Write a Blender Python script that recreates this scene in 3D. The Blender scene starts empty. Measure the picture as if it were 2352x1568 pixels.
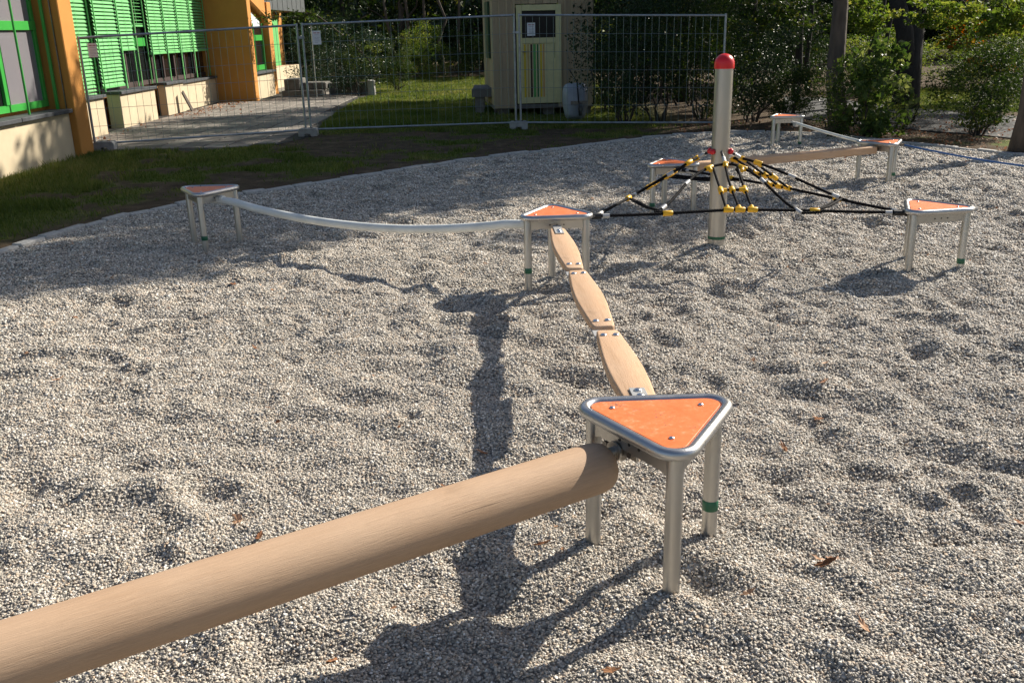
import bpy, bmesh, math, random
import numpy as np
from mathutils import Vector, Matrix

random.seed(7)
rng = np.random.default_rng(11)
R = math.radians

# ------------------------------------------------------------------ camera, sky, sun, exposure
scene = bpy.context.scene
F, PITCH, ROLL, CH = 2151.0, 0.32202, -0.024145, 1.787      # focal in px of a 2352 px wide frame
_cp, _sp = math.cos(PITCH), math.sin(PITCH)
_rt, _fw, _up = np.array([1, 0, 0.]), np.array([0, _cp, -_sp]), np.array([0, _sp, _cp])
_c, _s = math.cos(ROLL), math.sin(ROLL)
CR, CU = _c * _rt + _s * _up, -_s * _rt + _c * _up
cam_d = bpy.data.cameras.new('camera')
cam = bpy.data.objects.new('camera', cam_d)
scene.collection.objects.link(cam)
m = Matrix(((CR[0], CU[0], -_fw[0], 0), (CR[1], CU[1], -_fw[1], 0), (CR[2], CU[2], -_fw[2], CH), (0, 0, 0, 1)))
cam.matrix_world = m
cam_d.sensor_width = 36.0
cam_d.lens = F * 36.0 / 2352.0
cam_d.clip_end = 1000
cam_d.clip_start = 0.05
scene.camera = cam
scene.render.resolution_x, scene.render.resolution_y = 1024, 682

SUN_AZ, SUN_EL = R(36.5), R(33.6)      # direction towards the sun, measured from +x
world = bpy.data.worlds.new('World')
scene.world = world
world.use_nodes = True
wn = world.node_tree
bg = wn.nodes['Background']
sky = wn.nodes.new('ShaderNodeTexSky')
sky.sky_type = 'NISHITA'
sky.sun_disc = False
sky.sun_elevation = SUN_EL
sky.sun_rotation = math.pi / 2 - SUN_AZ
sky.altitude = 600
sky.dust_density = 2.5
sky.ozone_density = 0.5
wn.links.new(sky.outputs[0], bg.inputs[0])
bg.inputs[1].default_value = 0.068
sun_d = bpy.data.lights.new('sun', 'SUN')
sun_d.energy = 4.9
sun_d.angle = R(0.53)
sun_d.color = (1.0, 0.92, 0.79)
sun = bpy.data.objects.new('sun', sun_d)
scene.collection.objects.link(sun)
sd = Vector((math.cos(SUN_AZ) * math.cos(SUN_EL), math.sin(SUN_AZ) * math.cos(SUN_EL), math.sin(SUN_EL)))
sun.rotation_euler = sd.to_track_quat('Z', 'Y').to_euler()
vs = scene.view_settings
vs.view_transform = 'Standard'
vs.look = 'None'
vs.exposure = 0.85
vs.gamma = 1.0
vs.use_curve_mapping = False

# surveying helpers: where a sight line of the photograph meets a plane of the place
def _dir(px, py):
    return (px - 1176) / F * CR - (py - 784) / F * CU + _fw
def G(px, py, z=0.0):
    d = _dir(px, py); t = (z - CH) / d[2]
    return np.array([0, 0, CH]) + t * d
def onx(px, py, X):
    d = _dir(px, py); return np.array([0, 0, CH]) + X / d[0] * d
def ony(px, py, Y):
    d = _dir(px, py); return np.array([0, 0, CH]) + Y / d[1] * d
def onp(px, py, A, B):
    d = _dir(px, py); n = np.array([-(B[1] - A[1]), B[0] - A[0], 0.])
    o = np.array([0, 0, CH]); t = n @ (np.array([A[0], A[1], 0]) - o) / (n @ d)
    return o + t * d
def hz(px, py, P):
    d = _dir(px, py); t = math.hypot(P[0], P[1]) / math.hypot(d[0], d[1]); return CH + t * d[2]

# ------------------------------------------------------------------ object helpers
COL = scene.collection
def props(o, label=None, cat=None, group=None, kind=None):
    if label: o['label'] = label
    if cat: o['category'] = cat
    if group: o['group'] = group
    if kind: o['kind'] = kind
    return o
def empty(name, loc=(0, 0, 0), rz=0.0, label=None, cat=None, group=None):
    o = bpy.data.objects.new(name, None)
    o.empty_display_size = 0.1
    COL.objects.link(o); o.location = Vector([float(v) for v in loc]); o.rotation_euler = (0, 0, rz)
    return props(o, label, cat, group)
def link(name, me, parent=None, loc=None, rot=None):
    o = bpy.data.objects.new(name, me); COL.objects.link(o)
    if parent is not None: o.parent = parent
    if loc is not None: o.location = Vector([float(v) for v in loc])
    if rot is not None: o.rotation_euler = rot
    return o
def mesh_np(name, V, Fq, mat, smooth=False):
    """fast mesh from numpy arrays; Fq is (n,3) or (n,4)"""
    me = bpy.data.meshes.new(name)
    V = np.asarray(V, dtype=np.float32); Fq = np.asarray(Fq, dtype=np.int32)
    n, k = Fq.shape
    me.vertices.add(len(V)); me.vertices.foreach_set('co', V.ravel())
    me.loops.add(n * k); me.loops.foreach_set('vertex_index', Fq.ravel())
    me.polygons.add(n)
    me.polygons.foreach_set('loop_start', np.arange(0, n * k, k, dtype=np.int32))
    me.polygons.foreach_set('use_smooth', np.full(n, smooth, dtype=bool))
    me.update(calc_edges=True)
    if mat: me.materials.append(mat)
    return me

class MB:
    def __init__(s): s.v = []; s.f = []
    def add(s, vs, fs):
        b = len(s.v); s.v += [tuple(float(q) for q in p) for p in vs]; s.f += [tuple(b + i for i in f) for f in fs]; return s
    def box(s, x0, x1, y0, y1, z0, z1):
        vs = [(x, y, z) for z in (z0, z1) for y in (y0, y1) for x in (x0, x1)]
        return s.add(vs, [(0, 2, 3, 1), (4, 5, 7, 6), (0, 1, 5, 4), (2, 6, 7, 3), (0, 4, 6, 2), (1, 3, 7, 5)])
    def obox(s, c, ax, ay, az):
        """oriented box: centre and three half vectors"""
        c, ax, ay, az = [np.array(q, float) for q in (c, ax, ay, az)]
        vs = [c + i * ax + j * ay + k * az for k in (-1, 1) for j in (-1, 1) for i in (-1, 1)]
        return s.add(vs, [(0, 2, 3, 1), (4, 5, 7, 6), (0, 1, 5, 4), (2, 6, 7, 3), (0, 4, 6, 2), (1, 3, 7, 5)])
    def tube(s, pts, r, n=10, cap=True, closed=False):
        pts = [np.array(p, float) for p in pts]; N = len(pts)
        rr = r if hasattr(r, '__len__') else [r] * N
        rings = []; prev = None
        for i, p in enumerate(pts):
            if closed: t = pts[(i + 1) % N] - pts[i - 1]
            else: t = pts[min(i + 1, N - 1)] - pts[max(i - 1, 0)]
            t = t / (np.linalg.norm(t) + 1e-12)
            if prev is None:
                a = np.array([0, 0, 1.]) if abs(t[2]) < .9 else np.array([1., 0, 0])
            else: a = prev
            u = a - t * (a @ t); u /= np.linalg.norm(u); w = np.cross(t, u); prev = u
            rings.append([p + rr[i] * (math.cos(2 * math.pi * k / n) * u + math.sin(2 * math.pi * k / n) * w) for k in range(n)])
        vs = [q for ring in rings for q in ring]; fs = []
        M = N if closed else N - 1
        for i in range(M):
            j = (i + 1) % N
            for k in range(n):
                fs.append((i * n + k, i * n + (k + 1) % n, j * n + (k + 1) % n, j * n + k))
        if cap and not closed:
            fs.append(tuple(range(n))[::-1]); fs.append(tuple((N - 1) * n + k for k in range(n)))
        return s.add(vs, fs)
    def lathe(s, prof, n=24, c=(0, 0, 0)):
        vs = []; fs = []
        for (r, z) in prof:
            vs += [(c[0] + r * math.cos(2 * math.pi * k / n), c[1] + r * math.sin(2 * math.pi * k / n), c[2] + z) for k in range(n)]
        for i in range(len(prof) - 1):
            for k in range(n):
                fs.append((i * n + k, i * n + (k + 1) % n, (i + 1) * n + (k + 1) % n, (i + 1) * n + k))
        fs.append(tuple(range(n))[::-1]); fs.append(tuple((len(prof) - 1) * n + k for k in range(n)))
        return s.add(vs, fs)
    def prism(s, poly, z0, z1):
        n = len(poly)
        vs = [(p[0], p[1], z0) for p in poly] + [(p[0], p[1], z1) for p in poly]
        return s.add(vs, [tuple(range(n))[::-1], tuple(range(n, 2 * n))] + [(i, (i + 1) % n, n + (i + 1) % n, n + i) for i in range(n)])
    def mesh(s, name, mat, bevel=0, seg=1, smooth=False, angle=None):
        me = bpy.data.meshes.new(name)
        me.from_pydata(s.v, [], s.f)
        bm = bmesh.new(); bm.from_mesh(me)
        bmesh.ops.recalc_face_normals(bm, faces=bm.faces)
        if bevel:
            es = [e for e in bm.edges if len(e.link_faces) == 2 and e.calc_face_angle(0) > R(30)]
            bmesh.ops.bevel(bm, geom=es, offset=bevel, segments=seg, affect='EDGES', profile=0.5, clamp_overlap=True)
        bm.to_mesh(me); bm.free()
        if smooth:
            for p in me.polygons: p.use_smooth = True
            if angle is not None:
                bm = bmesh.new(); bm.from_mesh(me)
                for e in bm.edges:
                    if len(e.link_faces) == 2 and e.calc_face_angle(0) > R(angle): e.smooth = False
                bm.to_mesh(me); bm.free()
        me.materials.append(mat)
        return me
    def obj(s, name, mat, parent=None, bevel=0, seg=1, smooth=False, angle=None, loc=None, rot=None):
        return link(name, s.mesh(name, mat, bevel, seg, smooth, angle), parent, loc, rot)
def kids(o): return [c for c in COL.objects if c.parent == o]
def copy_tree(o, parent=None, cache={}):
    if not cache or cache.get('n') != len(COL.objects):
        ch = {}
        for q in COL.objects:
            if q.parent: ch.setdefault(q.parent.name, []).append(q)
        cache['ch'] = ch
    def rec(o, parent):
        c = o.copy(); COL.objects.link(c)
        if parent is not None: c.parent = parent
        for q in cache['ch'].get(o.name, []): rec(q, c)
        return c
    r = rec(o, parent); cache['n'] = -1
    return r

# ------------------------------------------------------------------ material helpers
def newmat(name):
    mt = bpy.data.materials.new(name); mt.use_nodes = True
    nt = mt.node_tree; return mt, nt, nt.nodes['Principled BSDF']
def N(nt, t, **kw):
    n = nt.nodes.new(t)
    for k, v in kw.items():
        if k.startswith('i_'): n.inputs[k[2:].replace('_', ' ')].default_value = v
        else: setattr(n, k, v)
    return n
def L(nt, a, b): nt.links.new(a, b)
def ramp(nt, fac, stops):
    r = nt.nodes.new('ShaderNodeValToRGB'); e = r.color_ramp.elements
    while len(e) < len(stops): e.new(0.5)
    for q, (p, c) in zip(e, stops):
        q.position = p; q.color = (*c, 1) if len(c) == 3 else c
    L(nt, fac, r.inputs[0]); return r.outputs[0]
def noise(nt, scale, detail=4, vec=None, rough=.55, stretch=None, coord='Object'):
    n = N(nt, 'ShaderNodeTexNoise'); n.inputs['Scale'].default_value = scale; n.inputs['Detail'].default_value = detail
    n.inputs['Roughness'].default_value = rough
    if vec is None:
        tc = N(nt, 'ShaderNodeTexCoord'); vec = tc.outputs[coord]
    if stretch:
        mp = N(nt, 'ShaderNodeMapping'); mp.inputs['Scale'].default_value = stretch; L(nt, vec, mp.inputs['Vector']); vec = mp.outputs[0]
    L(nt, vec, n.inputs['Vector']); return n.outputs['Fac']
def bump(nt, p, h, dist, strength=1.0):
    b = N(nt, 'ShaderNodeBump'); b.inputs['Distance'].default_value = dist; b.inputs['Strength'].default_value = strength
    L(nt, h, b.inputs['Height']); L(nt, b.outputs[0], p.inputs['Normal'])
def mix(nt, f, a, b):
    x = N(nt, 'ShaderNodeMix', data_type='RGBA')
    if isinstance(f, (int, float)): x.inputs[0].default_value = f
    else: L(nt, f, x.inputs[0])
    for s, i in ((a, 6), (b, 7)):
        if isinstance(s, tuple): x.inputs[i].default_value = (*s, 1)
        else: L(nt, s, x.inputs[i])
    return x.outputs[2]
def simple(name, col, rough=.6, metal=0, var=.15, scale=8, bmp=0, bscale=60, spec=.5, coord='Object', stretch=None, col2=None):
    mt, nt, p = newmat(name)
    a = tuple(c * (1 - var) for c in col); b = col2 or tuple(min(1, c * (1 + var)) for c in col)
    f = noise(nt, scale, 5, coord=coord, stretch=stretch)
    L(nt, ramp(nt, f, [(.3, a), (.7, b)]), p.inputs['Base Color'])
    p.inputs['Roughness'].default_value = rough; p.inputs['Metallic'].default_value = metal
    p.inputs['Specular IOR Level'].default_value = spec
    if bmp: bump(nt, p, noise(nt, bscale, 3, coord=coord, stretch=stretch), bmp)
    return mt

M = {}
def steel(name, base, rough):
    mt, nt, p = newmat(name)
    f = noise(nt, 6, 6, stretch=(1, 1, .25)); g = noise(nt, 300, 2)
    L(nt, ramp(nt, f, [(.25, tuple(c * .82 for c in base)), (.75, base)]), p.inputs['Base Color'])
    L(nt, ramp(nt, noise(nt, 14, 5), [(.3, (rough * .85,) * 3), (.7, (rough * 1.2,) * 3)]), p.inputs['Roughness'])
    p.inputs['Metallic'].default_value = .9
    bump(nt, p, g, .0006)
    return mt
M['steel'] = steel('brushed_steel', (.47, .46, .44), .33)
M['rim'] = steel('bent_steel_tube', (.53, .53, .53), .30)
M['galv'] = simple('galvanised_steel', (.32, .35, .38), .5, .75, .2, 12, .0004, 200)
M['bolt'] = simple('polished_bolt', (.7, .71, .72), .25, 1, .08, 30)
M['darksteel'] = simple('greased_steel', (.16, .15, .14), .4, .8, .3, 30)
M['wirem'] = simple('wire_zinc', (.20, .25, .27), .5, .6, .2, 20)
M['green_band'] = simple('green_tape', (.012, .11, .055), .4, 0, .2, 20)
M['red'] = simple('red_plastic', (.62, .012, .02), .32, 0, .08, 10)
M['yellow'] = simple('yellow_plastic', (.78, .43, .012), .42, 0, .1, 20)
M['bed'] = simple('dark_joint_sand', (.022, .02, .016), .95, 0, .3, 20)
M['silver'] = simple('silver_sleeve', (.48, .48, .475), .42, .35, .1, 30)
M['black'] = simple('black_rubber', (.012, .012, .013), .5, 0, .3, 30)
M['whitetube'] = simple('white_hose', (.66, .68, .66), .5, 0, .12, 5, .0005, 60)
M['bluerope'] = simple('blue_rope', (.018, .09, .27), .7, 0, .2, 60)
M['wallcream'] = simple('cream_render', (.52, .435, .30), .9, 0, .08, 3, .002, 120)
M['orange_wall'] = simple('ochre_render', (.50, .22, .045), .9, 0, .07, 2.5, .002, 120)
M['slate'] = simple('slate_sill', (.05, .055, .062), .6, 0, .35, 6, .002, 40)
M['green'] = simple('green_lacquer', (.04, .32, .05), .38, 0, .06, 4)
M['slat'] = simple('green_blind_slat', (.15, .47, .16), .42, 0, .07, 5)
M['darkwood'] = simple('dark_brown_frame', (.045, .028, .026), .6, 0, .25, 10)
M['grayclad'] = simple('grey_cladding', (.075, .085, .09), .6, 0, .15, 4)
M['concrete'] = simple('pale_concrete', (.30, .30, .29), .9, 0, .2, 10, .003, 80)
M['stonewall'] = simple('weathered_stone', (.12, .115, .105), .95, 0, .35, 6, .006, 30)
M['granite'] = simple('granite_kerb', (.38, .375, .36), .85, 0, .25, 25, .004, 60)
M['paper'] = simple('paper', (.72, .74, .78), .8, 0, .04, 5)
M['printred'] = simple('red_print', (.35, .03, .05), .8, 0, .05, 5)
M['printgrey'] = simple('grey_print', (.25, .27, .33), .8, 0, .05, 5)
M['hutcream'] = simple('cream_paint', (.60, .56, .31), .7, 0, .08, 6)
M['wbwhite'] = simple('white_plastic_tub', (.28, .31, .37), .5, 0, .12, 5)
M['benchwood'] = simple('grey_bench_wood', (.15, .14, .14), .85, 0, .3, 10, .002, 50)
M['slatdark'] = simple('dark_green_shutter', (.01, .05, .02), .5, 0, .2, 10)
for nm, c in (('s_yellow', (.62, .45, .02)), ('s_orange', (.55, .30, .10)), ('s_brown', (.05, .02, .01)), ('s_lgreen', (.10, .33, .08)), ('s_green', (.005, .12, .03)), ('s_tan', (.45, .33, .12))):
    M[nm] = simple(nm, c, .6, 0, .08, 8)
# orange laminate with pale wear
def laminate():
    mt, nt, p = newmat('orange_laminate')
    f = noise(nt, 9, 9, rough=.65); g = noise(nt, 60, 6, rough=.7)
    ma = N(nt, 'ShaderNodeMath', operation='MULTIPLY'); L(nt, f, ma.inputs[0]); L(nt, g, ma.inputs[1])
    c = ramp(nt, ma.outputs[0], [(.15, (.72, .145, .03)), (.29, (.78, .19, .055)), (.42, (.80, .36, .20))])
    sp = noise(nt, 170, 2, rough=.4); bl = noise(nt, 7, 2)
    mm = N(nt, 'ShaderNodeMath', operation='MULTIPLY'); L(nt, sp, mm.inputs[0]); L(nt, bl, mm.inputs[1])
    c = mix(nt, ramp(nt, mm.outputs[0], [(.40, (0, 0, 0)), (.43, (.8, .8, .8))]), c, (.12, .08, .06))
    L(nt, c, p.inputs['Base Color']); p.inputs['Roughness'].default_value = .48
    bump(nt, p, noise(nt, 500, 2), .0004)
    return mt
M['orange'] = laminate()
def wood(name, light, dark, axis='X', ring=70, rough=.68, grey=None, tone=False):
    mt, nt, p = newmat(name)
    st = {'X': (.35, 9, 9), 'Y': (9, .35, 9), 'Z': (9, 9, .35)}[axis]
    st2 = {'X': (1.2, 1, 1), 'Y': (1, 1.2, 1), 'Z': (1, 1, 1.2)}[axis]
    f = noise(nt, ring / 9, 4, stretch=st, rough=.5)
    g = noise(nt, 2.2, 3, stretch=st2)
    fine = noise(nt, ring / 2, 3, stretch=st, rough=.6)
    c = ramp(nt, f, [(.3, dark), (.5, light), (.62, tuple(.9 * x for x in light)), (.8, dark)])
    c2 = mix(nt, ramp(nt, fine, [(.35, (1, 1, 1)), (.6, (0, 0, 0))]), c, tuple(.84 * x for x in light))
    c3 = mix(nt, ramp(nt, g, [(.4, (0, 0, 0)), (.75, (.5, .5, .5))]), c2, grey or tuple(x * .85 for x in light))
    chk = noise(nt, 3.2, 3, stretch={'X': (.5, 26, 26), 'Y': (26, .5, 26), 'Z': (26, 26, .5)}[axis])
    c3 = mix(nt, ramp(nt, chk, [(.68, (0, 0, 0)), (.73, (.75, .75, .75))]), c3, tuple(.35 * x for x in dark))
    kn = noise(nt, 5, 2, stretch={'X': (.9, 1.6, 1.6), 'Y': (1.6, .9, 1.6), 'Z': (1.6, 1.6, .9)}[axis])
    c3 = mix(nt, ramp(nt, kn, [(.66, (0, 0, 0)), (.80, (.55, .55, .55))]), c3, tuple(.6 * x for x in dark))
    if tone:
        oi = N(nt, 'ShaderNodeObjectInfo'); c3 = mix(nt, ramp(nt, oi.outputs['Random'], [(0, (.0, .0, .0)), (1, (.6, .6, .6))]), c3, tuple(.5 * x for x in light))
    L(nt, c3, p.inputs['Base Color']); p.inputs['Roughness'].default_value = rough
    p.inputs['Specular IOR Level'].default_value = .3
    bump(nt, p, fine, .0012)
    return mt
M['log'] = wood('turned_log_wood', (.46, .31, .20), (.385, .25, .155), 'X', 110, grey=(.46, .335, .235))
M['plank'] = wood('plank_wood', (.60, .385, .235), (.42, .25, .135), 'X', 80, grey=(.56, .41, .29))
M['hutwood'] = wood('weathered_hut_board', (.52, .41, .27), (.35, .26, .165), 'Z', 60, grey=(.42, .35, .25), tone=True)
M['benchw'] = wood('weathered_bench_board', (.16, .15, .15), (.10, .095, .10), 'X', 60)

def ropemat():
    mt, nt, p = newmat('black_braided_rope')
    tc = N(nt, 'ShaderNodeTexCoord')
    w = N(nt, 'ShaderNodeTexWave', wave_type='BANDS', bands_direction='DIAGONAL'); w.inputs['Scale'].default_value = 28; w.inputs['Distortion'].default_value = 2
    L(nt, tc.outputs['Object'], w.inputs['Vector'])
    L(nt, ramp(nt, w.outputs['Fac'], [(.3, (.004, .004, .005)), (.8, (.016, .016, .018))]), p.inputs['Base Color'])
    p.inputs['Specular IOR Level'].default_value = .05
    p.inputs['Roughness'].default_value = .7; bump(nt, p, w.outputs['Fac'], .002)
    return mt
M['black_rope'] = ropemat()

def glassmat(name, col, rough=.06, spec=.8):
    mt, nt, p = newmat(name)
    p.inputs['Base Color'].default_value = (*col, 1); p.inputs['Roughness'].default_value = rough
    p.inputs['Specular IOR Level'].default_value = spec
    bump(nt, p, noise(nt, 1.5, 2), .01, .3)
    return mt
M['glass_grey'] = glassmat('grey_pane', (.20, .19, .21))  # pane in one even grey
M['glass_dark'] = glassmat('dark_pane', (.010, .010, .012))
M['glass_sky'] = glassmat('pane_with_painted_sky', (.72, .80, .85), .25, .5)  # sky reflection painted into the pane as a pale base colour

PEB = [(0, (.16, .15, .135)), (.14, (.27, .25, .22)), (.30, (.38, .35, .30)), (.50, (.47, .425, .36)), (.66, (.54, .49, .42)), (.78, (.46, .35, .25)), (.88, (.62, .575, .51)), (1, (.80, .77, .71))]
def pebblemat():
    mt, nt, p = newmat('pebble')
    oi = N(nt, 'ShaderNodeObjectInfo')
    L(nt, ramp(nt, oi.outputs['Random'], PEB), p.inputs['Base Color'])
    p.inputs['Roughness'].default_value = .62; p.inputs['Specular IOR Level'].default_value = .4
    return mt
M['pebble'] = pebblemat()
def gravelmat():
    mt, nt, p = newmat('gravel_bed')
    tc = N(nt, 'ShaderNodeTexCoord')
    v = N(nt, 'ShaderNodeTexVoronoi', feature='F1'); v.inputs['Scale'].default_value = 75
    L(nt, tc.outputs['Object'], v.inputs['Vector'])
    sep = N(nt, 'ShaderNodeSeparateColor'); L(nt, v.outputs['Color'], sep.inputs[0])
    c = ramp(nt, sep.outputs[0], PEB)
    c = mix(nt, ramp(nt, v.outputs['Distance'], [(.35, (0, 0, 0)), (.75, (.85, .85, .85))]), c, (.05, .048, .045))
    L(nt, c, p.inputs['Base Color']); p.inputs['Roughness'].default_value = .8
    inv = N(nt, 'ShaderNodeMath', operation='SUBTRACT'); inv.inputs[0].default_value = 1; L(nt, v.outputs['Distance'], inv.inputs[1])
    bump(nt, p, inv.outputs[0], .012)
    return mt
M['gravel'] = gravelmat()
def groundmat():
    mt, nt, p = newmat('soil_and_grass')
    at = N(nt, 'ShaderNodeAttribute', attribute_name='gm')
    soil = ramp(nt, noise(nt, 3.5, 8, rough=.7), [(.3, (.045, .032, .020)), (.55, (.10, .072, .046)), (.75, (.22, .165, .11))])
    grass = ramp(nt, noise(nt, 9, 8, rough=.75), [(.3, (.055, .085, .018)), (.55, (.13, .165, .036)), (.75, (.26, .24, .07))])
    L(nt, mix(nt, at.outputs['Fac'], soil, grass), p.inputs['Base Color'])
    p.inputs['Roughness'].default_value = .95; p.inputs['Specular IOR Level'].default_value = .15
    bump(nt, p, noise(nt, 45, 6, rough=.7), .03)
    return mt
M['ground'] = groundmat()
M['asphalt'] = simple('path_asphalt', (.042, .044, .046), .9, 0, .25, 5, .003, 120)
def slabmat():
    mt, nt, p = newmat('paving_slab')
    oi = N(nt, 'ShaderNodeObjectInfo')
    t = ramp(nt, oi.outputs['Random'], [(0, (.115, .10, .085)), (1, (.27, .24, .205))])
    f = ramp(nt, noise(nt, 14, 7, rough=.7, coord='Object'), [(.3, (.11, .10, .09)), (.6, (.26, .24, .22))])
    L(nt, mix(nt, .3, t, f), p.inputs['Base Color']); p.inputs['Roughness'].default_value = .9
    bump(nt, p, noise(nt, 90, 4), .003)
    return mt
M['slab'] = slabmat()
def leafmat(name, stops, trans=.32, rough=.55):
    mt, nt, p = newmat(name)
    at = N(nt, 'ShaderNodeAttribute', attribute_name='tone')
    c = ramp(nt, at.outputs['Fac'], stops)
    L(nt, c, p.inputs['Base Color']); p.inputs['Roughness'].default_value = rough
    p.inputs['Specular IOR Level'].default_value = .18
    tr = N(nt, 'ShaderNodeBsdfTranslucent')
    hs = N(nt, 'ShaderNodeHueSaturation'); hs.inputs['Value'].default_value = 1.5; hs.inputs['Saturation'].default_value = 1.15; hs.inputs['Hue'].default_value = .485
    L(nt, c, hs.inputs['Color']); L(nt, hs.outputs[0], tr.inputs['Color'])
    mx = N(nt, 'ShaderNodeMixShader'); mx.inputs[0].default_value = trans
    L(nt, p.outputs[0], mx.inputs[1]); L(nt, tr.outputs[0], mx.inputs[2])
    L(nt, mx.outputs[0], nt.nodes['Material Output'].inputs['Surface'])
    return mt
M['leaf'] = leafmat('green_leaf', [(0, (.014, .030, .008)), (.5, (.028, .055, .012)), (.85, (.055, .09, .018)), (1, (.11, .12, .028))])
M['leaf_light'] = leafmat('light_green_leaf', [(0, (.06, .11, .022)), (.5, (.11, .17, .035)), (1, (.22, .24, .06))], .45)
M['leaf_hazel'] = leafmat('hazel_leaf', [(0, (.03, .06, .014)), (.6, (.06, .10, .024)), (1, (.17, .20, .07))], .4, .42)
M['leaf_dark'] = leafmat('dark_evergreen_leaf', [(0, (.009, .022, .009)), (.6, (.018, .040, .015)), (1, (.04, .065, .02))], .15, .35)
M['leaf_autumn'] = leafmat('turning_leaf', [(0, (.05, .09, .02)), (.55, (.10, .14, .03)), (.75, (.22, .16, .03)), (1, (.32, .12, .03))], .5)
M['leaf_dry'] = leafmat('dry_brown_leaf', [(0, (.17, .07, .03)), (.5, (.32, .15, .07)), (1, (.50, .31, .19))], .15, .55)
M['grassblade'] = leafmat('grass_blade', [(0, (.045, .078, .016)), (.6, (.10, .14, .034)), (1, (.22, .21, .075))], .35, .5)
M['bark'] = simple('grey_brown_bark', (.085, .068, .055), .95, 0, .4, 7, .02, 18, stretch=(1, 1, .3))
M['bark_dark'] = simple('dark_bark', (.035, .030, .026), .95, 0, .4, 7, .03, 14, stretch=(1, 1, .3))
M['twig'] = simple('twig_bark', (.05, .042, .032), .9, 0, .3, 10)

# ------------------------------------------------------------------ noise and terrain
def vnoise(x, y, seed=0):
    r = np.random.default_rng(seed); T = r.random((256, 256))
    xi = np.floor(x).astype(int); yi = np.floor(y).astype(int); fx = x - xi; fy = y - yi
    fx = fx * fx * (3 - 2 * fx); fy = fy * fy * (3 - 2 * fy)
    g = lambda a, b: T[a % 256, b % 256]
    return (g(xi, yi) * (1 - fx) + g(xi + 1, yi) * fx) * (1 - fy) + (g(xi, yi + 1) * (1 - fx) + g(xi + 1, yi + 1) * fx) * fy

STOOLS = [  # x, y, heading deg, rim height, ground height, leg with the green band
    ('near', .489, 2.865, 271.6, .481 + .064, .044, 1), ('centre', .333, 6.737, 213.2, .481 + .028, -.046, 0),
    ('left', -2.708, 8.432, 150.8, .481 - .005, -.050, 1), ('right', 3.115, 6.838, 219.3, .481 - .014, .026, 1),
    ('beam', 4.32, 10.91, 152.0, .481 - .03, .024, 2), ('far', 4.178, 14.372, 214.2, .481 - .034, .021, 1),
    ('mid', 1.637, 9.458, 214.6, .481 - .01, .001, 0)]
_pits = [(rng.uniform(-6, 9), rng.uniform(.3, 16.5), float(np.clip(rng.lognormal(-2.55, .32), .035, .14)), rng.uniform(1.1, 2.2), rng.normal(2.6, .8), rng.uniform(.010, .036)) for _ in range(2000)]
def soil_h(x, y):
    return .03 * (vnoise(x * .7, y * .7, 5) - .5) + .015 * (vnoise(x * 3, y * 3, 6) - .5)
def gravel_h(x, y, pits=True):
    h = .050 * (vnoise(x * 1.1 + 9, y * 1.3, 1) - .5)
    a = vnoise(x * 3.2, y * 3.9, 2); h += .046 * (np.abs(a - .5) * 2 - .5) * (.5 + vnoise(x * .6, y * .6, 8))
    h += .036 * (vnoise(x * 6.5, y * 7.5, 3) - .5) + .024 * (vnoise(x * 12, y * 13, 4) - .5) + .010 * (vnoise(x * 27, y * 27, 14) - .5)
    h *= .78 + .22 * np.clip((x + .8) / 1.2, 0, 1) + .1 * np.clip(x - 1, 0, 1)
    h -= .004
    if pits:
        shp = x.shape
        for (cx, cy, r, e, a, d) in _pits:
            pass
    for (_, sx, sy, _, _, zb, _) in STOOLS:
        w = np.exp(-((x - sx) ** 2 + (y - sy) ** 2) / .45 ** 2)
        h = h * (1 - .65 * w) + zb * w
    for (_, sx, sy, th, _, zb, _) in STOOLS:
        for k in range(3):
            a = R(th + 120 * k); q = np.hypot(x - sx - .2425 * math.cos(a), y - sy - .2425 * math.sin(a))
            h = h + .014 * np.exp(-((q - .045) / .035) ** 2)
    w = np.exp(-((x - 1.74) ** 2 + (y - 7.7) ** 2) / .3 ** 2); h = h * (1 - .7 * w) + .03 * w
    return h

# kerb curve (outer edge of the gravel pit), world coordinates
kpx = [(0, 578.6), (156, 529), (294, 494), (427, 466.6), (547, 447), (612, 438.7), (850.7, 402.4), (1100, 364), (1361, 333), (1513, 313), (1639, 305), (1769, 303.5), (1908, 308.4), (2066, 328), (2190, 340), (2352, 356.8)]
kp = [G(a, b)[:2] for a, b in kpx]
kp = [np.array(q) for q in [(-5.3, -1.), (-5.6, 2.0), (-5.3, 5.2)]] + kp + [np.array(q) for q in [(8.2, 10.6), (9.6, 7.5), (9.9, 3.5), (8.5, 0), (5, -2.8), (0, -3.6), (-3.6, -3.1)]]
def catmull(P, step=8, closed=True):
    out = []; n = len(P)
    for i in range(n if closed else n - 1):
        p0, p1, p2, p3 = P[(i - 1) % n], P[i], P[(i + 1) % n], P[(i + 2) % n]
        for k in range(step):
            t = k / step
            out.append(.5 * ((2 * p1) + (-p0 + p2) * t + (2 * p0 - 5 * p1 + 4 * p2 - p3) * t * t + (-p0 + 3 * p1 - 3 * p2 + p3) * t ** 3))
    return out
kcurve = np.array(catmull(kp, 10))
# smooth the surveyed points a little
for _ in range(12):
    kcurve = (np.roll(kcurve, 1, 0) + 2 * kcurve + np.roll(kcurve, -1, 0)) / 4
def inside(x, y, poly):
    c = np.zeros(x.shape, bool); n = len(poly); j = n - 1
    for i in range(n):
        xi, yi = poly[i]; xj, yj = poly[j]
        if yi != yj:
            k = ((yi > y) != (yj > y)) & (x < (xj - xi) * (y - yi) / (yj - yi) + xi); c ^= k
        j = i
    return c

def axis_coords(spans):
    out = []
    for a, b, s in spans: out.append(np.arange(a, b, s))
    return np.unique(np.round(np.concatenate(out), 5))

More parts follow.
